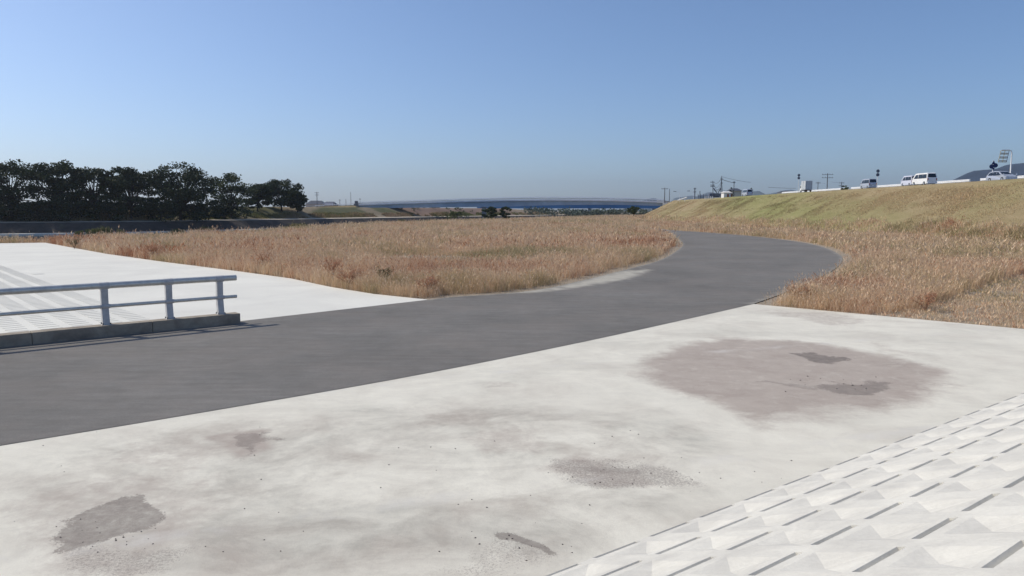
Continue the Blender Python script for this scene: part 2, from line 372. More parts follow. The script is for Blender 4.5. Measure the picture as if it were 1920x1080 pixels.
Z = np.where(pad, -.045, -.02 + (fbm(X, Y, 1.2) - .5) * .05)
qv = keep_v[quads].all(1)
gravel = np.where(inside(SPARSE, X, Y), .5, .12) + .8 * sstep(.8, -.3, np.where(inside(PATCH, X, Y), -1, segdist(PATCH, X, Y, True)))
gravel = np.maximum(gravel, .9 * sstep(1.2, .1, segdist(ROAD_L, X, Y)))
gravel = np.maximum(gravel, .9 * sstep(1.3, .1, segdist(ROAD_R, X, Y)))
gravel = np.maximum(gravel, np.where(inside(TRACK, X, Y), .9, 0))
np_mesh('field_soil', np.stack([X, Y, Z], 1), quads[qv], M['soil'], dict(gravel=np.clip(gravel, 0, 1)), smooth=True, kind='structure')

# ---- river
MB().add([(-900, -60, -3.05), (500, -60, -3.05), (500, 1200, -3.05), (-900, 1200, -3.05)], [(0, 1, 2, 3)]).build('river', M['water'], kind='structure')
# ---- far bank strips
def strip(name, pl, prof, mat, seg=1, smooth=False):         # prof: (offset, z) across the strip
    mb = MB(); ls = [offset(pl, o) for o, z in prof]; n = len(pl)
    vs = [(ls[j][i][0], ls[j][i][1], prof[j][1]) for i in range(n) for j in range(len(prof))]
    k = len(prof); fs = [(i * k + j, i * k + j + 1, (i + 1) * k + j + 1, (i + 1) * k + j) for i in range(n - 1) for j in range(k - 1)]
    return mb.add(vs, fs).build(name, mat, smooth=smooth, kind='structure')
strip('bank_path', F_LINE, [(9.5, .62), (0, .40), (0, .05)], M['path'])
strip('stone_bank', F_LINE, [(0, .33), (-5.2, -2.9)], M['revet'])
strip('bank_footing', F_LINE[:30], [(-5.0, -2.55), (-7.0, -2.6), (-7.0, -3.3)], M['concrete'])

# ---- right levee
ys = np.arange(-40, 480, 1.6); xs = list(np.linspace(46, 50, 4)) + list(np.linspace(51, 66, 22)) + [67, 76, 78, 96]
X, Y = np.meshgrid(np.array(xs), ys); shp = X.shape
Z = np.where(X <= 66, np.clip((X - 50) / 16, 0, 1) * LEV_Z, np.where(X <= 76, LEV_Z, LEV_Z - np.clip((X - 76) / 20, 0, 1) * 7))
slope = (X > 49) & (X < 66.5)
Z = Z + np.where(slope, (fbm(X, Y, 3.0) - .5) * .30 + (fbm(X, Y, 16, 3) - .5) * .4, 0) * np.where(X > 64.5, .12, 1)
Z = np.where(X < 49, -.35, Z)
XX = X + lev_shift(Y); X1 = XX.ravel(); Y1 = Y.ravel(); Z1 = Z.ravel()
idx = np.arange(len(X1)).reshape(shp); quads = np.stack([idx[:-1, :-1].ravel(), idx[:-1, 1:].ravel(), idx[1:, 1:].ravel(), idx[1:, :-1].ravel()], 1)
tx = (X.ravel() - 50) / 16
gr = np.exp(-((Y1 - (205 - 75 * (1 - tx))) / 38) ** 2) * (.6 + .4 * tx) + .30 * sstep(.52, .62, fbm(X1, Y1, 18, 3))
np_mesh('levee', np.stack([X1, Y1, Z1], 1), quads, M['turf'], dict(green=np.clip(gr * .95, 0, 1)), smooth=True, kind='structure')
MB().add([(67.2, -40, LEV_Z + .02), (75.4, -40, LEV_Z + .02), (75.4, 300, LEV_Z + .02), (67.2, 300, LEV_Z + .02), (106, 392, LEV_Z + .02), (114, 392, LEV_Z + .02)],
         [(0, 1, 2, 3), (3, 2, 5, 4)]).build('levee_road', M['asphalt'], kind='structure')

# ---- foreground platform (fine grid carrying the dried-mud survey)
e0 = np.array(gp(1068, 1063)); U = np.array([.8067, .5910]); Vv = np.array([.5910, -.8067])
K0 = e0 - U * 12; K1 = np.array([17.8, 19.8]); dl = np.array([-.73, .683])
t = np.dot(K1 - e0, U); K1 = e0 + U * (t + .0)
C0 = np.array(gp(1413, 570)); dl = (C0 - K1) / np.linalg.norm(C0 - K1); K2 = C0 + dl * 1.6; K3 = np.array([-19.0, 4.0])
K1 = K1 - dl * 0
nu, nv = 520, 330
s = np.linspace(0, 1, nu)[None, :, None]; w = np.linspace(0, 1, nv)[:, None, None]
G = (K0 * (1 - s) + K1 * s) * (1 - w) + (K3 * (1 - s) + K2 * s) * w
X = G[..., 0].ravel(); Y = G[..., 1].ravel()
wx = X + (fbm(X, Y, 1.2, 5) - .5) * 1.3; wy = Y + (fbm(X + 40, Y, 1.2, 5) - .5) * 1.3
wxf = X + (fbm(X, Y, .7, 5) - .5) * .75; wyf = Y + (fbm(X + 40, Y, .7, 5) - .5) * .75
def patch(pts, soft, f=False):
    x_, y_ = (wxf, wyf) if f else (wx, wy)
    if f and soft < .1: x_, y_ = X * .75 + wxf * .25, Y * .75 + wyf * .25
    P_ = [gp(*q) for q in pts]; d = segdist(P_, x_, y_, True); d = np.where(inside(P_, x_, y_), -d, d)
    return sstep(soft, -soft, d)
pink = patch([(1200, 680), (1290, 650), (1340, 634), (1480, 640), (1560, 650), (1640, 662), (1760, 692), (1768, 706), (1740, 745), (1680, 763), (1560, 768), (1480, 788), (1420, 803), (1395, 790), (1375, 760), (1290, 742), (1240, 720)], .55) * 1.0
for pts, so, am in [([(0, 940), (130, 905), (250, 890), (330, 910), (420, 890), (430, 950), (330, 1000), (300, 1080), (0, 1100)], .35, .42),
                    ([(410, 815), (470, 800), (530, 800), (520, 850), (450, 868), (410, 850)], .14, .85),
                    ([(230, 840), (370, 815), (420, 850), (330, 890), (230, 880)], .25, .35),
                    ([(870, 815), (960, 800), (1040, 820), (1020, 845), (900, 840)], .2, .42),
                    ([(1040, 865), (1100, 850), (1230, 870), (1250, 900), (1150, 900), (1060, 885)], .25, .58),
                    ([(1440, 583), (1560, 588), (1650, 602), (1560, 610), (1460, 595)], .45, .50),
                    ([(1400, 575), (1480, 580), (1500, 586), (1420, 583)], .3, .28),
                    ([(1620, 640), (1700, 655), (1760, 665), (1650, 668)], .3, .30),
                    ([(900, 720), (970, 718), (980, 730), (910, 735)], .2, .35)]:
    pink = np.maximum(pink, patch(pts, so) * am)
mud = np.zeros_like(X); mudk = np.full_like(X, .4)
for pts, so, am in [([(1472, 664), (1520, 660), (1597, 674), (1580, 686), (1530, 680)], .22, 0.92),
                    ([(1500, 722), (1570, 716), (1492, 706), (1600, 718), (1684, 713), (1672, 730), (1640, 741), (1570, 738)], .26, .72),
                    ([(1415, 714), (1500, 722), (1560, 735), (1500, 730)], .22, .42),
                    ([(70, 1015), (90, 985), (150, 965), (200, 945), (262, 934), (302, 940), (327, 965), (300, 985), (240, 1010), (190, 1018), (130, 1040), (80, 1045)], .16, .72),
                    ([(455, 812), (500, 808), (515, 820), (480, 832), (445, 858), (450, 840)], .2, .55),
                    ([(1045, 875), (1100, 872), (1210, 882), (1200, 890), (1120, 890)], .22, .38),
                    ([(925, 996), (960, 998), (1010, 1015), (1052, 1046), (1030, 1044), (975, 1015), (935, 1010)], .06, .72)]:
    q_ = patch(pts, so, True); mudk = np.where(q_ > mud, am, mudk); mud = np.maximum(mud, q_)
grit = np.zeros_like(X)
for pts, so, am in [([(40, 1030), (250, 1020), (420, 1000), (330, 1090), (60, 1090)], .3, .9),
                    ([(860, 980), (940, 975), (1060, 1040), (1000, 1060), (840, 1050)], .2, .8),
                    ([(1030, 850), (1260, 860), (1330, 900), (1100, 910)], .2, 1.0),
                    ([(1040, 690), (1700, 690), (1690, 750), (1400, 750)], .4, .5)]:
    grit = np.maximum(grit, patch(pts, so) * am)
cloud = .35 + .65 * patch([(0, 880), (380, 790), (900, 760), (1350, 800), (1350, 900), (1000, 1080), (0, 1090)], .8)
idx = np.arange(len(X)).reshape(nv, nu); quads = np.stack([idx[:-1, :-1].ravel(), idx[:-1, 1:].ravel(), idx[1:, 1:].ravel(), idx[1:, :-1].ravel()], 1)
np_mesh('concrete_platform', np.stack([X, Y, np.zeros_like(X)], 1), quads, M['platform'], dict(pink=pink, mud=mud, grit=grit, cloud=cloud, mudk=mudk), kind='structure')
# front skirt so the slab has a thickness
MB().prism([(K1[0], K1[1], -.005), (K2[0], K2[1], -.005), (K2[0], K2[1], -.3), (K1[0], K1[1], -.3)], (dl[1] * .0 - .001, -.25, 0)).build('platform_edge', M['concrete'], kind='structure')

# ---- left apron
ap = APRON + [gp(450, 602), gp(0, 657)] + [(-40, 4), (-100, 4), (-95, 60)]
def polysheet(name, pts, z, mat, **k):
    mb = MB(); mb.add([(x, y, z) for x, y in pts], [tuple(range(len(pts)))]); o = mb.build(name, mat, **k)
    return o
import bmesh
def tri_sheet(name, pts, z, mat, grid=0, attrfn=None, **k):
    bm = bmesh.new(); f = bm.faces.new([bm.verts.new((x, y, z)) for x, y in pts]); bm.normal_update()
    if f.normal.z < 0: f.normal_flip()
    bmesh.ops.triangulate(bm, faces=bm.faces[:])
    if grid:
        xs_ = [p[0] for p in pts]; ys_ = [p[1] for p in pts]
        for ax, lo, hi in ((0, min(xs_), max(xs_)), (1, min(ys_), max(ys_))):
            c = lo + grid
            while c < hi:
                no = [0, 0, 0]; no[ax] = 1; co = [0, 0, 0]; co[ax] = c
                bmesh.ops.bisect_plane(bm, geom=bm.verts[:] + bm.edges[:] + bm.faces[:], plane_co=co, plane_no=no)
                c += grid * (1 if c < 40 else 2.5)
    me = bpy.data.meshes.new(name); bm.to_mesh(me); bm.free(); me.materials.append(mat)
    if attrfn:
        co = np.zeros(len(me.vertices) * 3, np.float32); me.vertices.foreach_get('co', co); co = co.reshape(-1, 3)
        for n_, a in attrfn(co[:, 0].astype(float), co[:, 1].astype(float)).items():
            t_ = me.attributes.new(n_, 'FLOAT', 'POINT'); t_.data.foreach_set('value', a.astype(np.float32))
    o = bpy.data.objects.new(name, me); link(o); return tag(o, **k)
tri_sheet('concrete_apron', ap, 0.0, M['concrete'], kind='structure')
DUST = [gp(*q) for q in [(960, 549), (1040, 541), (1100, 527), (1165, 510), (1215, 506), (1170, 522), (1110, 533), (1020, 546)]]
D2 = [gp(*q) for q in [(1385, 452), (1460, 453), (1440, 456), (1390, 455)]]
D3 = [gp(*q) for q in [(1295, 439), (1340, 440), (1330, 442), (1300, 441)]]
def dustfn(x, y):
    d = np.where(inside(DUST, x, y), -1, segdist(DUST, x, y, True)); a = sstep(1.0, -.3, d) * .95
    a = np.maximum(a, sstep(.5, 0, segdist(ROAD_L, x, y)) * .5)
    a = np.maximum(a, sstep(.8, 0, segdist(ROAD_R, x, y)) * .5)
    for D in (D2, D3): a = np.maximum(a, sstep(1.2, -.5, np.where(inside(D, x, y), -1, segdist(D, x, y, True))) * .3)
    return dict(dust=a)
tri_sheet('asphalt_road', ROAD_POLY, 0.008, M['asphalt'], grid=.8, attrfn=dustfn, kind='structure')

# ---- block revetment in front of the camera (slope rising toward the viewer)
def blocks(name, org, u, vv, rise, rows, u0, u1, pu=.84, pv=.72, sk=.138, mat='block', dep=.05, gd=.050, jog=True, inside_fn=None):
    mb = MB()
    def P(a, c, dz=0): q = org + u * a + vv * c; return (q[0], q[1], .003 + c * rise + dz)
    for r in range(rows):
        v0 = r * pv; a = u0 + (sk * r) % pu - pu; k = 0
        while a < u1:
            short = jog and ((k + (r * 3) // 7) % 9 == 5)
            L = pu * (.52 if short else 1); d0 = a; d1 = a + L * (.60 if short else .745); dx = a + L * .14; ae = a + L
            k += 1
            if inside_fn and not inside_fn(org + u * (a + L / 2) + vv * (v0 + pv / 2)): a = ae; continue
            g = .066; w1 = .17; w2 = pv - .05
            j = (random.random() - .5) * .006
            A = [a, dx, d1, ae]; C = [0, g, w1, w2, pv]
            for i in range(3):
                for m_ in range(4):
                    x0, x1 = A[i], A[i + 1]; y0, y1 = v0 + C[m_], v0 + C[m_ + 1]
                    if m_ == 0 and i < 2:                      # groove with walls
                        ym = y0 + gd * .85                     # far side slopes at about 50 degrees, near side upright
                        mb.add([P(x0, ym, -gd), P(x1, ym, -gd), P(x1, y1, -gd), P(x0, y1, -gd)], [(0, 3, 2, 1)])
                        mb.add([P(x0, ym, -gd), P(x1, ym, -gd), P(x1, y0), P(x0, y0)], [(0, 1, 2, 3)])
                        mb.add([P(x0, y1, -gd), P(x1, y1, -gd), P(x1, y1, j), P(x0, y1, j)], [(3, 2, 1, 0)])
                        if i == 0: mb.add([P(x0, y0, -gd), P(x0, y1, -gd), P(x0, y1), P(x0, y0)], [(0, 1, 2, 3)])
                        if i == 1: mb.add([P(x1, y0, -gd), P(x1, y1, -gd), P(x1, y1), P(x1, y0)], [(3, 2, 1, 0)])
                    elif m_ == 2 and i == 1 and not short:
                        c = P((x0 + x1) / 2, (y0 + y1) / 2 - .02, -dep - random.random() * .012)
                        mb.add([P(x0, y0), P(x1, y0), P(x1, y1), P(x0, y1), c], [(1, 0, 4), (2, 1, 4), (3, 2, 4), (0, 3, 4)])
                    else:
                        mb.add([P(x0, y0), P(x1, y0), P(x1, y1), P(x0, y1)], [(0, 3, 2, 1)])
            a = ae
    return mb.build(name, M[mat], kind='structure')
blocks('block_slope', e0, U, Vv, .4, 9, -6.0, 27)
# under-bed so no gaps
# ---- left block pattern beyond the railing (nearly flat, small relief)
LB = [gp(*q) for q in [(-500, 480), (0, 497), (28, 500), (62, 518), (80, 511), (118, 533), (180, 560), (295, 604), (200, 625), (0, 646), (-500, 700)]]
lo = np.array(gp(0, 497)); l1 = np.array(gp(290, 602)); lu = (l1 - lo) / np.linalg.norm(l1 - lo); lv = np.array([-lu[1], lu[0]]); lv = lv if lv[0] < 0 else -lv
LBp = np.array(LB)
def in_lb(p): return bool(inside(LB, np.array([p[0]]), np.array([p[1]]))[0])
mbk = MB()
for r in range(-2, 46):
    for k in range(0, 150):
        a = -16 + k * .46 + (r % 2) * .1; c = r * .84
        p = lo + lu * a + lv * c
        if not in_lb(p) or not in_lb(p + lu * .3): continue
        def P(a_, c_, z): q = lo + lu * a_ + lv * c_; return (q[0], q[1], z)
        # low tilted pad: high edge throws the thin shaded riser
        h = .005
        h = .006
        mbk.add([P(a, c, .004), P(a + .03, c, .004 + h), P(a + .24, c, .004 + h), P(a + .25, c, .004), P(a, c + .56, .004), P(a + .03, c + .56, .004 + h), P(a + .24, c + .56, .004 + h), P(a + .25, c + .56, .004)],
                [(0, 1, 5, 4), (1, 2, 6, 5), (2, 3, 7, 6), (0, 3, 2, 1), (4, 5, 6, 7)])
    mbk_last = r
mbk.build('ribbed_block_paving', M['concrete'], kind='structure')

# ---- kerb and railing
P0 = np.array(gp(-160, 669)); P1 = np.array(gp(451, 606.6)); kd = (P1 - P0) / np.linalg.norm(P1 - P0); kn = np.array([-kd[1], kd[0]])
kl = float(np.linalg.norm(P1 - P0)); ang = math.atan2(kd[1], kd[0])
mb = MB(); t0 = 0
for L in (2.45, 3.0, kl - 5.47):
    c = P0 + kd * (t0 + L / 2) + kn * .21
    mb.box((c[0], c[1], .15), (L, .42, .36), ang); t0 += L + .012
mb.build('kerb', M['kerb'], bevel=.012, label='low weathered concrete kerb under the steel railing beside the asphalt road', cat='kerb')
def foot_of(px, py): g = np.array(gp(px, py, .33)); return (g - P0) @ kd
ts = [foot_of(192, 605), foot_of(316, 596.5), foot_of(413, 588.5)]
ts = [ts[0] - 3.4] + ts
t_end = ts[-1] + .52
RZ, RZ2 = 1.46, .86
root = empty('railing', (*(P0 + kd * t_end + kn * .24), .33), label='galvanised steel railing of two round pipes on posts beside the road', cat='railing')
def loc(t, n, z): q = P0 + kd * t + kn * n - np.array(root.location[:2]); return (q[0], q[1], z - .33)
MB().tube([loc(-2, .24, RZ), loc(t_end, .24, RZ)], .094, 20).build('top_rail', M['galv'], root, smooth=False)
MB().tube([loc(-2, .24, RZ2), loc(t_end, .24, RZ2)], .055, 16).build('lower_rail', M['galv'], root)
for t in ts:
    mb = MB()
    for dt, w_ in ((-.085, .012), (.085, .012)):              # two flanges of an H post that kinks toward the road
        prof = [(.16, .33), (.33, .33), (.37, .80), (.32, RZ - .05), (.19, RZ - .05), (.22, .80)]
        poly = [loc(t + dt - w_ / 2, n, z) for n, z in prof]
        e = kd * w_; mb.prism(poly, (e[0], e[1], 0))
    prof = [(.165, .33), (.185, .33), (.24, .80), (.21, RZ - .06), (.19, RZ - .06), (.222, .80)]
    mb.prism([loc(t - .085, n, z) for n, z in prof], (kd[0] * .17, kd[1] * .17, 0))
    p = mb.build('post', M['galv_post'], root)
    for z_, r_ in ((RZ, .101), (RZ2, .062)): MB().tube([loc(t - .13, .24, z_), loc(t + .13, .24, z_)], r_, 20).build('rail_clamp', M['galv_post'], p)
    c = loc(t, .245, .337); MB().box(c, (.26, .24, .016), ang).build('base_plate', M['galv_post'], p)
    for q in ((-.1, .14), (.1, .14), (-.1, .35), (.1, .35)):
        MB().tube([loc(t + q[0], q[1], .34), loc(t + q[0], q[1], .39)], .014, 8).build('anchor_bolt', M['trim'], p)

# ================================================================ GRASS
def blades(name, x, y, z, h, wd, tone, mat, lean=.35, heads=0.0, **k):
    n = len(x); ph = rng.random(n) * 2 * np.pi; la = ph + (rng.random(n) - .5) * 2
    l = lean * h * (.3 + rng.random(n)); lx = np.cos(la) * l; ly = np.sin(la) * l
    ax = np.cos(ph) * wd; ay = np.sin(ph) * wd
    V = np.zeros((n, 5, 3), np.float32)
    V[:, 0] = np.stack([x - ax, y - ay, z], 1); V[:, 1] = np.stack([x + ax, y + ay, z], 1)
    mx, my, mz = x + lx * .35, y + ly * .35, z + h * .6
    V[:, 2] = np.stack([mx + ax * .8, my + ay * .8, mz], 1); V[:, 3] = np.stack([mx - ax * .8, my - ay * .8, mz], 1)
    V[:, 4] = np.stack([x + lx, y + ly, z + h], 1)
    b = np.arange(n)[:, None] * 5
    T = np.concatenate([b + [0, 1, 2], b + [0, 2, 3], b + [3, 2, 4]], 0)
    tn = np.repeat(np.clip(tone, 0, 1), 5)
    Vs = [V.reshape(-1, 3)]; Ts = [T]; tns = [tn]
    if heads > 0:
        s_ = np.where(rng.random(n) < heads)[0]; m_ = len(s_); top = V[s_, 4]; md = (V[s_, 2] + V[s_, 3]) / 2
        d = (top - md); d /= np.linalg.norm(d, axis=1, keepdims=True) + 1e-6
        L_ = (.06 + .06 * rng.random(m_))[:, None] * np.clip(wd[s_] / .007, 1, 3)[:, None]; w_ = L_ * .17
        pa = rng.random(m_) * 2 * np.pi; side = np.stack([np.cos(pa), np.sin(pa), 0 * pa], 1) * w_
        Q = np.stack([top - d * L_ * .3, top + side, top + d * L_, top - side], 1).astype(np.float32)
        b2 = 5 * n + np.arange(m_)[:, None] * 4
        Vs.append(Q.reshape(-1, 3)); Ts.append(np.concatenate([b2 + [0, 1, 2], b2 + [0, 2, 3]], 0)); tns.append(np.repeat(np.clip(tone[s_] + .16, 0, 1), 4))
    np_mesh(name, np.concatenate(Vs), np.concatenate(Ts), M[mat], dict(tone=np.concatenate(tns)), **k)
def view_ok(x, y, m=130):
    px = 960 + F_PX * x / np.maximum(y * math.cos(PITCH) + H * math.sin(PITCH), .1); m = m + 320 * (y < 60); return (px > -m) & (px < 1920 + m) & (y > 5)
LEFT_FIELD = APRON[2:] + ROAD_L[1:] + [gp(960, 419)] + [(-4, 230)] + [(-27, 232), (-38, 163), (-42, 114), (-48, 98), (-53, 84)]
def field_mask(x, y):
    m_ = inside(FIELD_POLY, x, y) & ~inside(ROAD_POLY, x, y)
    m_ &= ~inside(APRON + [gp(805, 566), gp(450, 616), gp(0, 670), (-40, 4), (-100, 4), (-95, 60)], x, y) & ~inside(ROAD_NEAR_R + [(17.8, 19.8), (60, -19), (0, -40), (-40, 0)], x, y)
    far = FIELD_FAR_EDGE; # behind the platform's far edge only
    side = (far[1][0] - far[0][0]) * (y - far[0][1]) - (far[1][1] - far[0][1]) * (x - far[0][0])
    lim = 53.6 + (fbm(x, y, 6) - .5) * 3.5
    m_ &= (x - lev_shift(y)) < lim
    return m_
def scatter(r0, r1, dens, clump):
    ymax = r1; xm = r1 * .82
    n = int(dens * 2 * xm * (r1 - r0 * .72)); nc = max(1, n // clump)
    cx = (rng.random(nc) * 2 - 1) * xm; cy = r0 * .72 + rng.random(nc) * (r1 - r0 * .72)
    spread = .10 * max(1, r0 / 30)
    x = np.repeat(cx, clump) + rng.normal(0, spread, nc * clump); y = np.repeat(cy, clump) + rng.normal(0, spread, nc * clump)
    hc = np.repeat(rng.normal(1, .16, nc), clump); tc = np.repeat(rng.normal(0, .13, nc), clump)
    r = np.hypot(x, y); k = (r >= r0) & (r < r1) & view_ok(x, y); x, y, hc, tc = x[k], y[k], hc[k], tc[k]
    k = field_mask(x, y); return x[k], y[k], hc[k], tc[k]
def tone_at(x, y):
    t_ = .38 + (fbm(x, y, 8, 4) - .5) * 1.25 + (fbm(x + 80, y, 2.2, 3) - .5) * .55
    edge = sstep(5, .5, segdist(APRON[2:], x, y)); t_ = t_ + edge * .24 * (x < -3) * sstep(.36, .52, fbm(x, y, 5, 2))     # rust-red weeds fringe the apron
    return t_
for r0, r1, dens, wd, cl_, hh in [(17, 36, 520, .0048, 16, .60), (36, 60, 190, .0085, 12, .66), (60, 105, 60, .016, 9, .68), (105, 190, 17, .034, 7, .72), (190, 520, 3.2, .09, 5, .75)]:
    x, y, hc, tc = scatter(r0, r1, dens, cl_)
    z = np.where(x - lev_shift(y) > 49, zlev(x, y) - .1, -.02)
    sp = inside(SPARSE, x, y); de = segdist(SPARSE, x, y, True)
    de = np.where(sp, -de, de)
    pt = np.where(inside(PATCH, x, y), -1, segdist(PATCH, x, y, True)); tr = inside(TRACK, x, y)
    de2 = np.minimum(segdist(ROAD_L, x, y), segdist(ROAD_R, x, y))
    keep = (pt > .2) | (rng.random(len(x)) < .05)
    keep &= ~tr; keep &= (de > -.4) | (rng.random(len(x)) < .6)
    keep &= (de2 > .35 + .9 * fbm(x, y, 1.5)) | (rng.random(len(x)) < .05)
    x, y, z, hc, tc, sp, pt, de, de2 = [q[keep] for q in (x, y, z, hc, tc, sp, pt, de, de2)]
    h = hh * hc * (.45 + 1.1 * fbm(x, y, 3.5, 3)) * (.45 + .75 * rng.random(len(x)))
    h = np.where(de < -.2, h * .16, h) * (.45 + .55 * sstep(0, 3.5, pt))
    h = h * (.55 + .45 * sstep(0, 1.6, de2))
    edge = sstep(0, .8, segdist(FIELD_FAR_EDGE, x, y)); h = h * (.5 + .5 * edge)
    tone = tone_at(x, y) + tc + rng.normal(0, .10, len(x)) - .25 * (de < -.2) * rng.random(len(x)) - .12 * sstep(6, 0, pt) + .05
    h = h * np.where(rng.random(len(x)) < .035, 1.55, 1)
    blades('dry_grass', x, y, z, h, wd * (.6 + .8 * rng.random(len(x))), tone, 'blade', .45, .25, kind='stuff', label='dry rusty and straw coloured wild grass covering the riverside field', cat='grass')
# short turf on the levee face
x = 50.5 + 14.4 * rng.random(260000); y = 40 + 262 * rng.random(260000) ** 1.25
k = view_ok(x, y, 60); x, y = x[k], y[k]
z = zlev(x, y) - .12 + (0)
gcol = np.exp(-((y - (205 - 75 * (1 - (x - 50) / 16))) / 38) ** 2)
tone = .22 + (fbm(x, y, 9, 3) - .5) * .22 - .16 * gcol + rng.normal(0, .03, len(x))
blades('levee_turf', x, y, z, (.10 + .14 * rng.random(len(x))) * (1 + .5 * (fbm(x, y, 2.5) > .6)), .015 + .03 * rng.random(len(x)), tone, 'blade', .7, kind='stuff', label='short olive turf on the levee slope', cat='grass')
# taller green weeds at the levee foot
n = 3600; c = rng.integers(0, 60, n); cx = rng.normal(51.8, .9, 60)[c]; cy = (62 + 40 * rng.random(60))[c]
x = cx + rng.normal(0, .5, n); y = cy + rng.normal(0, .9, n)
blades('foot_weeds', x, y, zlev(x, y) - .05, .35 + .55 * rng.random(n), .02 + .015 * rng.random(n), .06 + rng.normal(0, .08, n), 'blade', .4, kind='stuff', label='tall dark green weeds growing in drifts at the levee foot', cat='weeds')
# far bank: weeds along the path, waterside reeds
def along(line, o0, o1, n, y0, y1):
    L_ = np.array(line); L_ = L_[(L_[:, 1] > y0) & (L_[:, 1] < y1)]; i = rng.integers(0, len(L_) - 1, n); t_ = rng.random(n)
    p = L_[i] * (1 - t_[:, None]) + L_[i + 1] * t_[:, None]; d = L_[i + 1] - L_[i]; d /= np.linalg.norm(d, axis=1)[:, None]
    o = o0 + (o1 - o0) * rng.random(n); return p[:, 0] - d[:, 1] * o, p[:, 1] + d[:, 0] * o, o
x, y, o = along(F_LINE, 8.5, 14, 30000, 130, 560); fh = height(x, y)
den = fbm(x, y, 8, 3); k = den > .38; x, y, fh, den = x[k], y[k], fh[k], den[k]
blades('bank_weeds', x, y, fh - .1, (.7 + 2.2 * np.clip(den - .35, 0, 1)) * (.5 + .7 * rng.random(len(x))), .10 + .08 * rng.random(len(x)), .74 + (fbm(x, y, 14, 3) - .5) * 1.3 + rng.normal(0, .08, len(x)), 'reed', .4, kind='stuff', label='mixed green and straw weeds along the far bank top', cat='weeds')
x, y, o = along(F_LINE, -9, -4.5, 26000, 130, 520); den = fbm(x, y, 10, 3); k = den > .52; x, y, den = x[k], y[k], den[k]
blades('waterside_weeds', x, y, np.full(len(x), -2.9), (.5 + 8 * np.clip(den - .5, 0, .25)) * (.5 + .7 * rng.random(len(x))), .10 + .08 * rng.random(len(x)), .38 + (fbm(x, y, 14, 3) - .5) * .9 + rng.normal(0, .1, len(x)), 'reed', .5, kind='stuff', label='dark waterside weeds at the foot of the stone bank', cat='weeds')
x, y, o = along(N_LINE, -3.5, 1.5, 14000, 92, 520)
hz = height(x, y); blades('near_bank_weeds', x, y, hz - .1, .45 + .5 * rng.random(len(x)), .05 + .06 * rng.random(len(x)), .62 + (fbm(x, y, 12, 3) - .5) * 1.0 + rng.normal(0, .1, len(x)), 'reed', .4, kind='stuff', label='mixed weeds along the river edge of the dry field', cat='weeds')

# ================================================================ TREES
def leaf_cloud(blobs, per, size, tone0, tone1, top_light=True):
    Vs = []; tn = []
    for (cx, cy, cz, rx, rz, k) in blobs:
        n = max(6, int(per * k)); d = rng.normal(0, 1, (n, 3)); d /= np.linalg.norm(d, axis=1)[:, None]
        r = rng.random(n) ** .45; p = d * r[:, None] * np.array([rx, rx, rz]) + np.array([cx, cy, cz])
        a = rng.normal(0, 1, (n, 3)); a /= np.linalg.norm(a, axis=1)[:, None]; b = np.cross(a, rng.normal(0, 1, (n, 3))); b /= np.linalg.norm(b, axis=1)[:, None] + 1e-9
        s = (size * (.6 + .8 * rng.random(n)))[:, None]; a = a * s; b = b * s * .6
        Vs.append(np.stack([p - a, p - b * .9, p + a, p + b], 1).reshape(-1, 3))
        tb = rng.random() * .5 + rng.random(n) * .5
        tn.append(np.repeat(tone0 + (tone1 - tone0) * tb, 4))
    V = np.concatenate(Vs); n = len(V) // 4; return V, np.arange(n * 4).reshape(-1, 4), np.concatenate(tn)
def tree(name, base, h, rx, label, cat='tree', group=None, mat='leaf', fork=.28, size=.30, per=150, tone=(0, 1), low=.25, nb=34, dense=1.0, bark='bark', tmin=.25):
    root = empty(name, base, rng.random() * 6, label=label, cat=cat, group=group)
    blobs = []; ends = []
    for i in range(nb):
        a = random.random() * 6.283; q = math.sqrt(random.random()); r_ = q * rx * .86
        topz = h * (1 - .26 * q ** 2.4) * (.93 + .07 * random.random())
        lvl = random.random() ** .65
        z = (h * low) + (topz - h * low) * lvl
        if q < .5 and lvl < .3 and random.random() < .4: z = topz * .8
        s_ = rx * (.15 + .15 * random.random()); 
        z = min(z, topz - s_ * .5)
        blobs.append((r_ * math.cos(a), r_ * math.sin(a), z, s_ * 1.15, s_ * .55, (s_ / (rx * .28)) ** 2 * dense)); ends.append(blobs[-1][:3])
    V, Q, tn = leaf_cloud(blobs, per, size, *tone)
    o = np_mesh('crown', V, Q, M[mat], dict(tone=tn)); o.parent = root
    mb = MB(); r0 = max(.06, h * .022); f = Vector((rng.normal(0, .2), rng.normal(0, .2), h * fork))
    mb.tube([(0, 0, -.4), (0, 0, h * fork * .4), f], [r0 * 1.35, r0 * 1.1, r0], 8)
    for e in ends[: int(nb * .7)]:
        e = Vector(e); st_ = f if random.random() < .75 else f * .75
        mid = st_.lerp(e, .5) + Vector((rng.normal(0, .3), rng.normal(0, .3), h * .04))
        mb.tube([st_, mid, e], [r0 * .55, r0 * .32, r0 * .10], 5, cap=False)
    mb.build('trunk', M[bark], root, smooth=True)
    return root
def hgt(x, y): return float(height(np.array([x]), np.array([y]))[0])
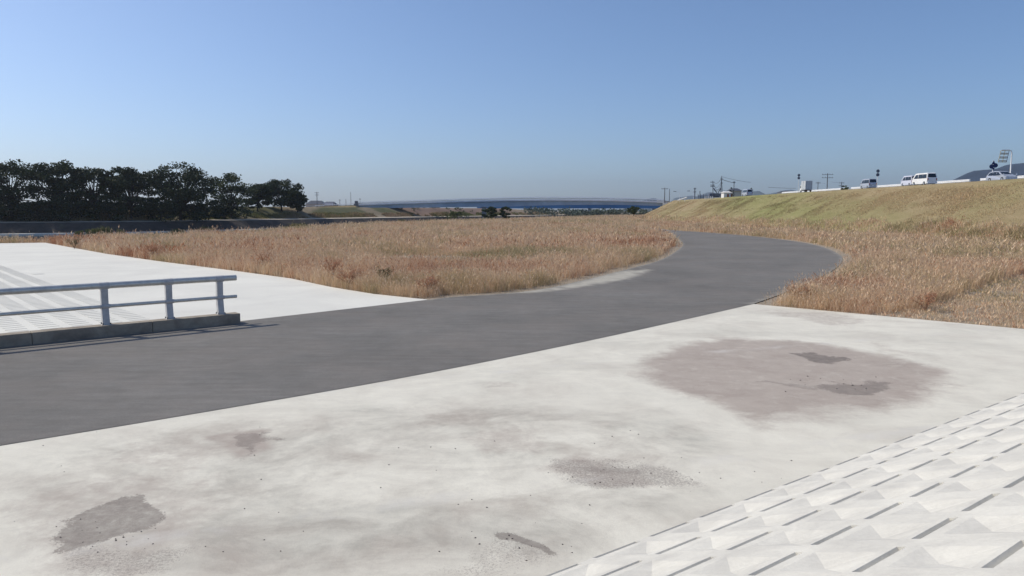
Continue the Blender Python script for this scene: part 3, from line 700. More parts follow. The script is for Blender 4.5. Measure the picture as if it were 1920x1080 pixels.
TR = [(-60, 296, 62, 208, 'broad dark tree at the far left end of the row on the bank'),
      (22, 301, 58, 211, 'tallest wide crowned dark tree at the left edge of the photo'),
      (108, 307, 50, 216, 'flat topped dark tree with bright gaps under its crown in the left row part'),
      (178, 315, 44, 220, 'dark tree with a slightly lower top between two taller ones, left of the row middle'),
      (245, 318, 46, 225, 'dark dense tree with low hanging foliage in the middle of the row'),
      (338, 312, 64, 233, 'large rounded dark tree standing above its neighbours at the right end of the dense row'),
      (434, 327, 40, 258, 'lighter tree with an open crown and thin leaning trunk right of the dense row'),
      (483, 346, 26, 278, 'small dark tree between the open crowned tree and the last big tree'),
      (528, 337, 36, 290, 'rounded dark tree near the right end of the row with gaps near its trunk'),
      (558, 362, 19, 298, 'low dark tree drooping at the right end of the row')]
for px, ty, hw, d_, lb in TR:
    X_, Y_, _ = at(px, 395, d_); bz = hgt(X_, Y_); top = at(px, ty, d_)[2]
    h_ = (top - bz) * 1.11; rx = hw * d_ / F_PX * 1.12
    dense = 1.25 if px in (245, 338, -60) else .95
    if px == 434: dense = .7
    tree('dark_tree', (X_, Y_, bz), h_, rx, lb, group='dark trees along the far bank', low=-.04 if d_ < 262 else .10, nb=int(44 + rx * 4), per=150, size=.36, dense=dense, tone=(0, .82) if px != 434 else (.2, 1), fork=.24)
# undergrowth below the left trees
for px, ty, hw, d_, lb in [(70, 372, 34, 206, 'dark round bush under the trees at the left edge of the row'), (128, 362, 36, 211, 'tall dark bush under the gap of the left trees'), (205, 372, 30, 216, 'dark bush beneath the middle of the tree row'),
                           (300, 368, 34, 227, 'dark bush at the foot of the large rounded tree'), (390, 372, 24, 240, 'dark sloping bush at the right foot of the large rounded tree'), (10, 370, 30, 204, 'dark bush cut by the left edge of the photo'),
  (45, 380, 30, 216, 'low dark thicket behind the left trunks'), (160, 378, 34, 220, 'low dark thicket filling the gap between the bushes of the left row'), (250, 378, 32, 228, 'low dark bush between the middle trunks'), (345, 380, 34, 236, 'low dark thicket behind the foot of the large rounded tree'), (95, 384, 30, 210, 'small dark bush low between the two left bushes'), (420, 386, 22, 250, 'small low bush left of the leaning trunk')]:
    X_, Y_, _ = at(px, 395, d_); bz = hgt(X_, Y_); top = at(px, ty, d_)[2]
    tree('bush', (X_, Y_, bz), top - bz, hw * d_ / F_PX, lb, cat='bush', group='dark bushes under the tree row', low=.05, nb=26, per=130, size=.34, tone=(0, .5), fork=.15)
# two small field trees, shrubs
for px, by, ty, hw, lb, mt, dn, tn_ in [(918, 411, 386, 17, 'dark rounded small tree on the dry field before the bridge, wider of the pair', 'leaf', 2.4, (.2, 1)), (948, 411, 385, 12, 'narrow small tree beside the wider one before the bridge', 'leaf', 2.2, (.2, 1)),
                               (853, 412, 393, 19, 'pale green shrub at the field edge left of the pair of small trees', 'leaf_light', .5, (.3, 1)), (1188, 403, 386, 13, 'green shrub at the far foot of the levee below the bridge end', 'leaf_light', .9, (0, .7))]:
    d_ = 280 if px < 1000 else 288
    X_, Y_, z_ = at(px, by, d_); z_ = min(z_, .5) if px < 1000 else z_
    top = at(px, ty, d_)[2]; zb = max(-.1, z_) if px > 1000 else -.1
    tree('shrub', (X_, Y_, zb), top - zb, hw * d_ / F_PX, lb, cat='shrub', low=.08, nb=24, per=110, size=.26, mat=mt, dense=dn, tone=tn_, fork=.15)
# far riverside thickets beyond the bridge
def thicket(name, rows, size, per, mat, **k):
    V, Q, tn = leaf_cloud(rows, per, size, 0, 1); np_mesh(name, V, Q, M[mat], dict(tone=tn), **k)
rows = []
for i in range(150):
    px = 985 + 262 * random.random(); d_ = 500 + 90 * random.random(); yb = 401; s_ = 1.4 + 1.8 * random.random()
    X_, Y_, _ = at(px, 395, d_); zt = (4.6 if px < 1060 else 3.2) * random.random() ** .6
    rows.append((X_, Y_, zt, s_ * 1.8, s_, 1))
thicket('far_thicket', rows, .7, 46, 'leaf_hazed', kind='stuff', label='low green thicket with pale haze tint in its leaf colour along the river beyond the bridge', cat='thicket')
rows = []
for i in range(70):
    px = 735 + 150 * random.random(); X_, Y_, _ = at(px, 395, 380 + 60 * random.random()); z_ = hgt(X_, Y_); rows.append((X_, Y_, z_ + .4, 1.4, .8, .4))
thicket('bank_scrub', rows, .45, 40, 'leaf_light', kind='stuff', label='scattered pale scrub on the brown bank under the bridge', cat='scrub')

# ---- tall weeds standing out of the grass
def weed(px, py, h_, rr, label, mat, n=16, group=None):
    x_, y_ = gp(px, py); root = empty('tall_weed', (x_, y_, -.02), label=label, cat='weed', group=group)
    mb = MB(); px_ = []; 
    for i in range(n):
        a = random.random() * 6.283; r_ = rr * math.sqrt(random.random()); hh_ = h_ * (.55 + .45 * random.random())
        e = Vector((math.cos(a) * r_, math.sin(a) * r_, hh_)); mid = Vector((e.x * .25, e.y * .25, hh_ * .55))
        mb.tube([(0, 0, 0), mid, e], [.012, .009, .004], 4, cap=False)
        for s_ in range(7):
            t_ = .35 + .65 * random.random(); p = mid.lerp(e, (t_ - .35) / .65)
            q = p + Vector((rng.normal(0, .08), rng.normal(0, .08), .10 + .08 * random.random())); mb.tube([p, q], [.005, .003], 3, cap=False); px_.append(q); px_.append(p)
    mb.build('stem', M['twig'], root)
    P_ = np.repeat(np.array([list(p) for p in px_]), 5, axis=0) + rng.normal(0, .03, (len(px_) * 5, 3)); n_ = len(P_)
    a = rng.normal(0, 1, (n_, 3)); a *= .035 / np.linalg.norm(a, axis=1)[:, None]; b = rng.normal(0, 1, (n_, 3)); b *= .014 / np.linalg.norm(b, axis=1)[:, None]
    V = np.stack([P_ - a, P_ + b, P_ + a, P_ - b], 1).reshape(-1, 3)
    o = np_mesh('foliage', V, np.arange(n_ * 4).reshape(-1, 4), M[mat], dict(tone=np.repeat(rng.random(n_), 4))); o.parent = root
weed(285, 486, 1.2, .9, 'rust red weed clump at the apron edge, leftmost of the red ones', 'rust', 22)
weed(495, 508, 1.35, .8, 'tall reddish weed beside the apron above the railing end', 'rust', 18)
weed(625, 528, 1.25, .75, 'tall branching rust weed at the apron edge left of the green weed', 'rust', 18)
weed(655, 541, 1.0, .8, 'low rust red weed right beside the white apron edge', 'rust', 20)
weed(722, 540, .95, .5, 'slender green weed near the corner of apron and road', 'leaf_light', 14)
weed(802, 552, .75, .7, 'rusty weed clump at the corner where apron meets road', 'rust', 18)
weed(140, 466, 1.1, .8, 'greenish weed clump near the left tip of the dry field', 'leaf_light', 16)
weed(1500, 568, .7, .6, 'reddish weed clump by the platform corner right of the road', 'rust', 14)
weed(1735, 583, .7, .7, 'rust coloured weed at the edge of the bare gravel patch', 'rust', 9)

# ---- loose bits of mud and stone on the platform
V = []; Fc = []
mb = MB()
for i in range(150):
    if i < 90: q = random.choice([(200, 1010, 160, 40), (1150, 890, 150, 25), (1580, 720, 120, 30), (960, 1015, 90, 30), (1440, 930, 120, 40)]); px = q[0] + random.gauss(0, 1) * q[2] * .5; py = q[1] + random.gauss(0, 1) * q[3] * .5
    else: px = random.uniform(50, 1500); py = random.uniform(800, 1060)
    x_, y_ = gp(px, py)
    if np.dot(np.array([x_, y_]) - e0, Vv) > -.1: continue
    s_ = random.uniform(.004, .014) * (1 + (py < 760) * .8)
    pts = [(x_ + s_ * rng.normal(0, .25) + s_ * a, y_ + s_ * b, .001 + s_ * c) for a, b, c in ((1, .1, 0), (.2, .9, 0), (-.9, .4, 0), (-.5, -.8, 0), (.6, -.7, 0), (.1, .1, .9), (-.2, -.3, .7))]
    mb.add(pts, [(0, 1, 5), (1, 2, 5), (2, 6, 5), (2, 3, 6), (3, 4, 6), (4, 5, 6), (4, 0, 5)])
mb.build('gravel_bits', M['stone'], kind='stuff', label='small loose stones scattered on the pale concrete platform', cat='stones')

# ================================================================ BRIDGE
BY = 372.0
def bz(px, y): return at(px, y, BY)[2]
def interp(px, tab): return float(np.interp(px, [a for a, b in tab], [b for a, b in tab]))
TOP = [(672, 379), (760, 376.2), (850, 373.2), (940, 370.6), (1020, 369.3), (1100, 369.8), (1170, 371.2), (1246, 373.6)]
PBOT = [(672, 385.3), (760, 382.2), (850, 379.3), (940, 377.2), (1020, 376.2), (1100, 376.6), (1170, 377.8), (1246, 380.2)]
GBOT = [(672, 391), (760, 389.5), (850, 388.4), (940, 387.6), (1020, 385.0), (1100, 384.0), (1170, 383.9), (1246, 386)]
root = empty('road_bridge', (0, BY, 0), label='long low arched road bridge with blue girder spanning the river', cat='bridge')
def bpx(x): return 960 + F_PX * x / (BY * math.cos(PITCH))
xs_ = np.linspace(-79.0, 78.0, 60)
def beam(zt, zb, y0, y1, name, mat, parent=root, xs=xs_):
    mb = MB(); n = len(xs); vs = []
    for x in xs:
        a, b_ = zt(x), zb(x); vs += [(x, y0, a), (x, y0, b_), (x, y1, b_), (x, y1, a)]
    fs = [(i * 4 + k, i * 4 + (k + 1) % 4, (i + 1) * 4 + (k + 1) % 4, (i + 1) * 4 + k) for i in range(n - 1) for k in range(4)] + [(0, 1, 2, 3), ((n - 1) * 4 + 3, (n - 1) * 4 + 2, (n - 1) * 4 + 1, (n - 1) * 4)]
    return mb.add(vs, fs).build(name, mat, parent)
ztop = lambda x: bz(960, interp(bpx(x), TOP)); zpb = lambda x: bz(960, interp(bpx(x), PBOT)); zgb = lambda x: bz(960, interp(bpx(x), GBOT))
beam(lambda x: zpb(x) + .72, lambda x: zpb(x), 0, 9, 'deck', M['bridge_deck'])
beam(lambda x: zpb(x) - .003, zgb, .9, 1.2, 'girder', M['bridge_blue'])
beam(lambda x: zpb(x) - .003, zgb, 7.6, 7.9, 'girder', M['bridge_blue'])
beam(lambda x: ztop(x), lambda x: ztop(x) - .16, .1, .28, 'top_rail', M['bridge_rail'])
beam(lambda x: ztop(x) - .5, lambda x: ztop(x) - .72, .12, .24, 'middle_rail', M['pole_grey'])
mb = MB()
for i in range(100):
    x = -78.5 + i * 1.57; mb.box((x, .19, (zpb(x) + .7 + ztop(x)) / 2), (.16, .12, ztop(x) - zpb(x) - .75))
mb.build('railing_posts', M['bridge_rail'], root, kind='stuff')
beam(lambda x: ztop(x), lambda x: ztop(x) - .16, 8.7, 8.85, 'top_rail', M['bridge_rail'])
for x in (-14.5,):
    MB().box((x, 4.5, (zgb(x) - 4) / 2), (2.2, 6, zgb(x) + 3.9)).build('pier', M['old_concrete'], root)
for x, w_ in ((-80.0, 2.2), (79.2, 2.4)):
    MB().box((x, 4.5, zpb(x) - 2.2), (w_, 10, 6.2)).build('abutment', M['old_concrete'], root)
MB().box((76.6, -.2, zpb(76) + .55), (4.6, .35, 1.5)).build('end_parapet', M['white_paint'], root)
MB().box((-79.8, -.2, ztop(-79) - .6), (1.6, .8, 2.4)).build('end_pillar', M['pole_grey'], root)
# embankment under the bridge's left end and the approach ramp
def wedge(name, pts_top, zt, y0, y1, foot, mat, zb=.0):
    mb = MB(); vs = []; n = len(pts_top)
    for x, z in pts_top: vs += [(x, y0 - foot * (z - zb), zb), (x, y0, z), (x, y1, z), (x, y1 + foot * (z - zb), zb)]
    fs = [(i * 4 + k, i * 4 + k + 1, (i + 1) * 4 + k + 1, (i + 1) * 4 + k) for i in range(n - 1) for k in range(3)]
    x, z = pts_top[-1]; b_ = len(vs); vs += [(x + 10, y0 - foot * z * .2, zb), (x + 10, y1 + 3, zb)]
    fs += [((n - 1) * 4 + 1, (n - 1) * 4 + 2, b_ + 1, b_), ((n - 1) * 4, (n - 1) * 4 + 1, b_), ((n - 1) * 4 + 2, (n - 1) * 4 + 3, b_ + 1)]
    return mb.add(vs, fs).build(name, mat, kind='structure')
tabx = [(-300, 3.5), (-140, 4.9), (-104, 5.5), (-90, 6.2), (-80, 6.5)]
wedge('approach_embankment', tabx, None, BY, BY + 9, 1.6, M['turf'])
mb = MB(); mb.tube([(-101, BY - .1, 6.2), (-80, BY - .1, 7.2)], .16, 6)
for i in range(10): x = -101 + i * 2.2; mb.box((x, BY - .1, 5.9 + i * .1), (.14, .14, 1.0))
mb.build('approach_guardrail', M['bridge_rail'], label='pale guard rail on the ramp left of the bridge end', cat='guard rail')
# white access barrier at the right end
root = empty('white_barrier', (*at(1243, 384, 352)[:2], 6.2), label='white slatted barrier at the right end of the bridge', cat='barrier')
for i in range(3): MB().tube([(0, 0, .4 + i * .6), (7.0, -1.5, .1 + i * .55)], .12, 6).build('slat', M['white_paint'], root)
for i in range(5): MB().box((i * 1.65, -i * .35, .5), (.16, .16, 2.6)).build('post', M['white_paint'], root)
MB().box((1.6, .5, .4), (3.0, .3, 1.3)).build('panel', M['white_paint'], root)
# second bridge far behind
B2 = 560.0
root = empty('far_blue_bridge', (0, B2, 0), label='bright blue girder bridge seen below the arched bridge at right', cat='bridge')
z1, z0 = at(960, 384.2, B2)[2], at(960, 390.8, B2)[2]
MB().box((78, 0, (z0 + z1) / 2), (210, 1.0, z1 - z0)).build('girder', M['bridge_blue_far'], root)
MB().box((78, 2.6, z1 + .3), (212, 6.5, .6)).build('deck', M['bridge_deck'], root)
for x in (10, 60, 110): MB().box((x, 1.5, z0 / 2 - 1.5), (2, 3, z0 + 3)).build('pier', M['old_concrete'], root)

# ================================================================ ROADSIDE ON THE LEVEE
ZR = LEV_Z + .02
def lev_at(px, X_): return (X_, X_ * F_PX / (px - 960) / math.cos(PITCH) * 1.0 - .4, ZR)
# guard rails, three runs with a gap
def grail(x0, ya, yb, label):
    root = empty('guard_rail', (x0, ya, ZR + .22), label=label, cat='guard rail', group='white guard rails along the levee road')
    L_ = yb - ya
    prof = [(0, .42), (-.07, .50), (0, .58), (0, .62), (-.07, .70), (0, .80), (.03, .80), (-.03, .70), (.03, .6), (-.03, .5), (.03, .42)]
    MB().prism([(a, 0, z) for a, z in prof], (0, L_, 0)).build('beam', M['white_paint'], root)
    n = int(L_ / 4) + 1
    for i in range(n): MB().tube([(.1, i * L_ / max(1, n - 1), 0), (.1, i * L_ / max(1, n - 1), .82)], .06, 8).build('post', M['white_paint'], root)
    # lower kerb-side beam that reads as the solid white band
    MB().box((.02, L_ / 2, .24), (.1, L_, .30)).build('kerb_board', M['white_paint'], root)
yof = lambda px, X_: X_ * F_PX / (px - 960)
grail(76.0, 60, yof(1829, 76), 'white guard rail behind the silver car, nearest run on the levee')
grail(76.0, yof(1809, 76), yof(1590, 76), 'long white guard rail behind the white van and the small vans')
grail(76.0, yof(1588, 76) + .5, yof(1462, 76), 'white guard rail by the box truck, farthest run on the levee')

def vehicle(name, cat, label, X_, Y_, heading, L_, W_, prof, belt, roof, taper, paint, wins, rearwin, frontwin, wheels, wr=.31, group='vehicles on the levee road', clad=None):
    # local x forward; prof = side outline (x,z); windows are set 6 mm proud of the tapering side
    root = empty(name, (X_, Y_, ZR), heading, label=label, cat=cat, group=group)
    def hw(z): return W_ / 2 - taper * max(0, (z - belt) / (roof - belt)) - .04 * max(0, (.5 - z) / .5)
    mb = MB(); n = len(prof)
    L1 = [(x, hw(z), z) for x, z in prof]; R1 = [(x, -hw(z), z) for x, z in prof]
    # inner outline slightly inset gives rounded shoulders
    cx = sum(p[0] for p in prof) / n; cz = sum(p[1] for p in prof) / n
    ins = [((x - cx) * .975 + cx, (z - cz) * .965 + cz) for x, z in prof]
    vs = [(x, hw(z) - .10, z) for x, z in prof] + [(x, hw(z), z) for x, z in ins] + [(x, -hw(z) + .10, z) for x, z in prof] + [(x, -hw(z), z) for x, z in ins]
    fs = []
    for i in range(n):
        j = (i + 1) % n
        fs += [(i, j, 2 * n + j, 2 * n + i), (i, n + i, n + j, j), (2 * n + i, 2 * n + j, 3 * n + j, 3 * n + i)]
    fs += [tuple(range(n, 2 * n)), tuple(reversed(range(3 * n, 4 * n)))]
    mb.add(vs, fs); mb.build('body', M[paint], root)
    for sgn in (1, -1):
        for w_ in wins:
            P_ = [(x, sgn * (hw(z) + .006), z) for x, z in w_]
            MB().prism(P_, (0, -sgn * .02, 0)).build('side_window', M['glass'], root)
    for nm, w_ in (('rear_window', rearwin), ('windscreen', frontwin)):
        if w_ is None: continue
        (xa, za), (xb, zb) = w_; s_ = -1 if nm == 'rear_window' else 1; o_ = .014 * s_
        a, b_ = hw(za) - .13, hw(zb) - .17
        P_ = [(xa + o_, a, za), (xa + o_, -a, za), (xb + o_, -b_, zb), (xb + o_, b_, zb)]
        MB().prism(P_, (-s_ * .02, 0, .0)).build(nm, M['glass'], root)
    for wx in wheels:
        for sgn in (1, -1):
            y_ = sgn * (W_ / 2 - .10)
            t_ = MB().tube([(wx, y_ - .11, wr), (wx, y_ + .11, wr)], wr, 20).build('wheel', M['tyre'], root)
            MB().tube([(wx, y_ - .118, wr), (wx, y_ + .118, wr)], wr * .62, 14).build('rim', M['rim'], t_)
    zl = belt - .18; xr = min(x for x, z in prof); xf = max(x for x, z in prof)
    for sgn in (1, -1):
        MB().box((xr + .02, sgn * (W_ / 2 - .14), zl), (.10, .14, .32)).build('tail_light', M['lamp_red'], root)
        MB().box((xf - .10, sgn * (W_ / 2 - .24), .68), (.16, .30, .16)).build('headlight', M['lamp_clear'], root)
        MB().box((wheels[0] + .45, sgn * (W_ / 2 + .07), belt + .06), (.10, .16, .15)).build('wing_mirror', M[paint], root)
    MB().box((xr - .02, 0, .36), (.10, W_ * .94, .18)).build('rear_bumper', M['trim' if clad else paint], root)
    MB().box((xr - .012, 0, .62), (.03, .34, .17)).build('number_plate', M['white_paint'], root)
    return root
AW = R(90)                                                   # driving away
van_prof = [(-2.3, .28), (-2.34, .9), (-2.28, 1.2), (-2.12, 1.88), (-1.9, 1.97), (1.15, 1.97), (1.45, 1.88), (2.1, 1.12), (2.3, .95), (2.34, .30), (1.95, .22), (-2.0, .22)]
van_wins = [[(-2.0, 1.16), (-1.93, 1.74), (-.95, 1.76), (-.95, 1.14)], [(-.88, 1.14), (-.88, 1.76), (.35, 1.76), (.35, 1.12)], [(.45, 1.12), (.45, 1.74), (1.2, 1.72), (1.72, 1.12)]]
def van(label, px, X_, paint, sc=(1, 1, 1), name='van', cat='van', dy=0):
    r_ = vehicle(name, cat, label, X_, yof(px, X_) + dy, AW, 4.7, 1.7, van_prof, 1.1, 1.97, .13, paint, van_wins, ((-2.27, 1.24), (-2.135, 1.82)), ((2.07, 1.17), (1.5, 1.82)), [1.55, -1.45])
    r_.scale = sc; return r_
van('white tall van seen from behind on the levee, between guard rail and small lilac van', 1725, 69.0, 'white_paint', (1, 1, 1.04))
van('pale lilac small van just ahead of the white tall van', 1699, 68.8, 'lilac_paint', (.72, .86, .92), 'small_van', 'van')
van('silver small van seen from behind beside the round signs on a white pole', 1622, 69.0, 'silver_paint', (.76, .92, .98), 'small_van', 'van')
van('silver white van farthest along the levee beside the little white hut', 1397, 69.0, 'silver_paint', (1.06, 1, 1.04))
# box truck
X_ = 69.0; root = empty('box_truck', (X_, yof(1506, X_), ZR), AW, label='small white truck with a grey cargo box beside the farther round signs', cat='truck', group='vehicles on the levee road')
MB().prism([(1.0, -.72, .5), (1.72, -.72, .5), (1.74, -.72, 1.0), (1.45, -.72, 1.75), (1.0, -.72, 1.8)], (0, 1.44, 0)).build('cab', M['white_paint'], root, bevel=.03)
MB().box((-.45, 0, 1.72), (2.5, 1.62, 2.05)).build('cargo_box', M['box_panel'], root, bevel=.02)
mb = MB(); mb.box((-1.705, 0, 1.72), (.012, .02, 1.9)); mb.box((-1.705, .5, 1.72), (.03, .025, 1.85)); mb.box((-1.705, -.5, 1.72), (.03, .025, 1.85)); mb.build('door_bars', M['trim'], root)
MB().box((0, 0, .58), (3.3, 1.0, .16)).build('chassis', M['trim'], root)
MB().box((-1.72, 0, .52), (.12, 1.44, .14)).build('rear_bumper', M['trim'], root)
for wx in (1.25, -1.05):
    for sgn in (1, -1):
        t_ = MB().tube([(wx, sgn * .66 - .09, .28), (wx, sgn * .66 + .09, .28)], .28, 18).build('wheel', M['tyre'], root)
        MB().tube([(wx, sgn * .66 - .096, .28), (wx, sgn * .66 + .096, .28)], .16, 12).build('rim', M['rim'], t_)
for sgn in (1, -1):
    MB().box((-1.76, sgn * .55, .56), (.05, .26, .10)).build('tail_light', M['lamp_red'], root)
    MB().prism([(1.1, sgn * .724, 1.1), (1.1, sgn * .724, 1.6), (1.42, sgn * .724, 1.58), (1.62, sgn * .724, 1.1)], (0, -sgn * .01, 0)).build('side_window', M['glass'], root)
# oncoming silver car
car_prof = [(-2.15, .30), (-2.2, .75), (-2.1, 1.02), (-1.75, 1.42), (-1.4, 1.55), (-.4, 1.60), (.25, 1.55), (1.15, 1.05), (1.95, .84), (2.2, .68), (2.2, .32), (1.85, .24), (-1.9, .24)]
car_wins = [[(-1.8, 1.02), (-1.5, 1.38), (-.85, 1.45), (-.85, 1.0)], [(-.78, 1.0), (-.78, 1.46), (-.02, 1.47), (-.02, .98)], [(.05, .98), (.05, 1.46), (.3, 1.44), (.98, 1.02), (.98, .97)]]
X_ = 71.5
vehicle('silver_car', 'car', 'silver estate car driving toward the viewer at the right end of the levee', X_, yof(1868, X_), R(-90), 4.4, 1.72, car_prof, .98, 1.6, .22, 'silver_paint', car_wins, ((-2.09, 1.06), (-1.76, 1.38)), ((1.1, 1.10), (.32, 1.50)), [1.38, -1.33], wr=.32)

# double round signs
def round_signs(px, X_, ytop, label):
    Y_ = yof(px, X_); zt = at(px, ytop, Y_)[2]
    root = empty('road_sign', (X_, Y_, ZR), label=label, cat='road sign', group='double round signs on white poles')
    MB().tube([(0, 0, 0), (0, 0, zt - ZR)], .05, 8).build('pole', M['white_paint'], root)
    for dz in (.32, .98):
        MB().tube([(0, -.05, zt - ZR - dz), (0, -.08, zt - ZR - dz)], .31, 20).build('disc', M['sign_back'], root)
round_signs(1492, 67.2, 326, 'two grey round signs on a white pole left of the box truck')
round_signs(1638, 67.2, 317.5, 'two grey round signs on a white pole right of the silver small van')
# blue direction sign behind the silver car
px = 1851; X_ = 77.5; Y_ = yof(px, X_); zt = at(px, 301, Y_)[2] - ZR
root = empty('road_sign', (X_, Y_, ZR), label='dark blue cluster of small signs on a white pole above the silver car', cat='road sign')
MB().tube([(0, 0, 0), (0, 0, zt)], .07, 8).build('pole', M['white_paint'], root)
MB().tube([(-.28, -.06, zt - .95), (-.28, -.09, zt - .95)], .36, 18).build('round_sign', M['sign_blue'], root)
MB().tube([(.35, -.06, zt - .78), (.35, -.09, zt - .78)], .36, 18).build('round_sign', M['sign_blue'], root)
MB().prism([(-.3, -.10, zt - .6), (.3, -.10, zt - .6), (0, -.10, zt + .05)], (0, .03, 0)).build('triangle_sign', M['sign_blue'], root)
MB().prism([(-.25, -.10, zt - 1.2), (0, -.10, zt - 1.6), (.3, -.10, zt - 1.1)], (0, .03, 0)).build('lower_plate', M['sign_blue'], root)
# overhead sign seen from behind
px = 1884; X_ = 78.0; Y_ = yof(px, X_); zt = at(px, 281, Y_)[2] - ZR
root = empty('overhead_sign', (X_, Y_, ZR), label='tall white pole with a slatted sign frame hanging from its bent arm', cat='road sign')
MB().tube([(0, 0, 0), (0, 0, zt - .5), (-.12, 0, zt - .15), (-.5, 0, zt), (-1.6, 0, zt - .05)], [.10, .09, .08, .07, .06], 10).build('pole', M['white_paint'], root, smooth=True)
fr = []
def fp(a, b_): return (-.45 - 1.45 * a - .30 * b_, -.25 * a, zt - .15 - 1.75 * b_)
for i in range(4):
    MB().tube([fp(0, i / 3), fp(1, i / 3)], .038, 6).build('cross_bar', M['frame_yellow'], root)
for i in range(3):
    MB().tube([fp(i / 2, 0), fp(i / 2, 1)], .04, 6).build('upright_bar', M['sign_back' if i == 0 else 'frame_yellow'], root)
mb = MB(); 
for i in range(3):
    a, b_, c, d = fp(.04, i / 3 + .17), fp(.96, i / 3 + .17), fp(.96, i / 3 + .28), fp(.04, i / 3 + .28)
    mb.prism([a, b_, c, d], (0, .03, 0))
mb.build('slats', M['wall_cream'], root)

# street lamps, poles, wires
def upole(px, ytop, Y_, label, arms=1, zb=1.0, r_=.16, mat='pole_grey', armw=1.6, name='utility_pole'):
    X_, _, zt = at(px, ytop, Y_); root = empty(name, (X_, Y_, zb), label=label, cat='utility pole', group='distant utility poles')
    MB().tube([(0, 0, 0), (0, 0, zt - zb)], [r_ * 1.2, r_ * .8], 8).build('pole', M[mat], root)
    for i in range(arms):
        MB().box((0, 0, zt - zb - .5 - i * 1.3), (armw, .16, .16)).build('crossarm', M[mat], root)
        mb = MB()
        for q in (-.45, -.2, .2, .45): mb.tube([(armw * q, 0, zt - zb - .5 - i * 1.3), (armw * q, 0, zt - zb - .1 - i * 1.3)], .06, 6)
        mb.build('insulators', M[mat], root)
    return (X_, Y_, zt)
upole(594, 360, 430, 'grey utility pole with crossarm just right of the tree row', 2, r_=.24, armw=2.4)
upole(657.5, 360, 440, 'very thin tall mast left of the bridge end', 0, r_=.14)
upole(637, 374, 520, 'tiny utility pole left of the thin mast', 1, r_=.2)
upole(648.5, 373.5, 520, 'tiny utility pole beside the thin mast', 0, r_=.2)
upole(675, 372, 420, 'short lamp post at the left bridge end', 1, r_=.1, armw=.9)
upole(1246.5, 352, 330, 'dark pole above the right end of the bridge', 1, zb=7, r_=.20, armw=3.0)
upole(1255.5, 354, 330, 'thinner dark pole just right of the one above the bridge end', 0, zb=7, r_=.15)
upole(1303, 352, 300, 'cluttered pole left of the fenced equipment', 2, zb=6, r_=.22, armw=1.0)
upole(1312.5, 358, 290, 'plain short pole beside the fenced equipment', 0, zb=6, r_=.17)
pB = upole(1376.5, 340, 260, 'single pole behind the small white hut', 1, zb=5, r_=.14, armw=.9)
upole(1534, 341, 330, 'small pole with one side arm right of the box truck', 1, zb=3, r_=.18, armw=2)
upole(1552, 325, 300, 'tall utility pole with wide crossarm right of the box truck', 2, zb=3, r_=.22, armw=4.6)
upole(1578, 341, 330, 'small pole with thin arms left of the roadside shrub', 2, zb=3, r_=.18, armw=2.4)
def slamp(px, py, Y_, side, label):
    X_, _, z_ = at(px, py, Y_); root = empty('street_lamp', (X_ + side * 2.2, Y_, 7), label=label, cat='street lamp', group='street lamps near the bridge end')
    MB().tube([(0, 0, 0), (0, 0, z_ - 7.3), (-side * .6, 0, z_ - 7 - .02), (-side * 1.5, 0, z_ - 7)], [.07, .06, .05, .05], 6).build('pole', M['bridge_rail'], root)
    MB().box((-side * 2.0, 0, z_ - 7), (1.25, .4, .22), taper=.3).build('lamp_head', M['pole_grey'], root)
slamp(1264.5, 359, 300, 1, 'street lamp head above the bridge end, left one')
slamp(1290, 358, 285, 1, 'street lamp with longer head left of the cluttered pole')
# substation frame: two masts joined by hanging cables
YS = 245.0
root = empty('power_mast', (*at(1340, 378, YS)[:2], 6.0), label='dark power masts with drooping cables and transformer gear on the levee', cat='power mast')
ox, oz = root.location.x, root.location.z
def S(px, py, dy=0): p = at(px, py, YS + dy); return (p[0] - ox, dy, p[2] - oz)
MB().tube([S(1337, 380), S(1336.5, 339)], [.14, .1], 6).build('mast', M['pole_grey'], root)
mb = MB(); mb.tube([S(1351, 380), S(1352.7, 330)], [.16, .09], 6); mb.tube([S(1355, 378), S(1353, 336)], [.14, .08], 6)
mb.build('mast', M['pole_grey'], root)
for py in (341.5, 347, 349.5): MB().tube([S(1332, py), S(1339.5, py)], .13, 6).build('crossarm', M['pole_grey'], root)
for py in (334, 337, 343): MB().tube([S(1350.8, py), S(1355.5, py)], .10, 6).build('crossarm', M['pole_grey'], root)
for a, b_, sg in (((1337, 341), (1352, 335), 6), ((1337, 347), (1352, 341), 8), ((1337.5, 352), (1352, 345), 9), ((1338, 344), (1351, 352), 9), ((1338, 356), (1351, 356), 3)):
    pts = [S(a[0] + (b_[0] - a[0]) * t_, a[1] + (b_[1] - a[1]) * t_ + sg * 4 * t_ * (1 - t_) * .9, .5) for t_ in np.linspace(0, 1, 9)]
    MB().tube(pts, .045, 5).build('cable', M['pole_grey'], root)
for q in ((1338, 353, 1345, 363), (1351, 353, 1346, 363)): MB().tube([S(q[0], q[1]), S(q[2], q[3])], [.22, .1], 6).build('cable_bundle', M['pole_grey'], root)
MB().box((S(1340, 366)[0], .8, S(1340, 366)[2]), (3.4, 1.4, 1.3)).build('transformer', M['sign_back'], root, bevel=.08)
MB().box((S(1346, 366)[0], .2, S(1340, 365.5)[2]), (2.2, 1.0, .9)).build('cabinet', M['pole_grey'], root, bevel=.05)
tp = at(1353, 331, YS)
def wire(p, q, sag, label, r_=.035):
    pts = [(p[0] + (q[0] - p[0]) * t_, p[1] + (q[1] - p[1]) * t_, p[2] + (q[2] - p[2]) * t_ - sag * 4 * t_ * (1 - t_)) for t_ in np.linspace(0, 1, 12)]
    MB().tube(pts, r_, 5).build('overhead_wire', M['pole_grey'], label=label, cat='wire', group='overhead wires on the levee')
wire(tp, at(1408, 342, 262), .25, 'upper wire running right from the power mast', .045)
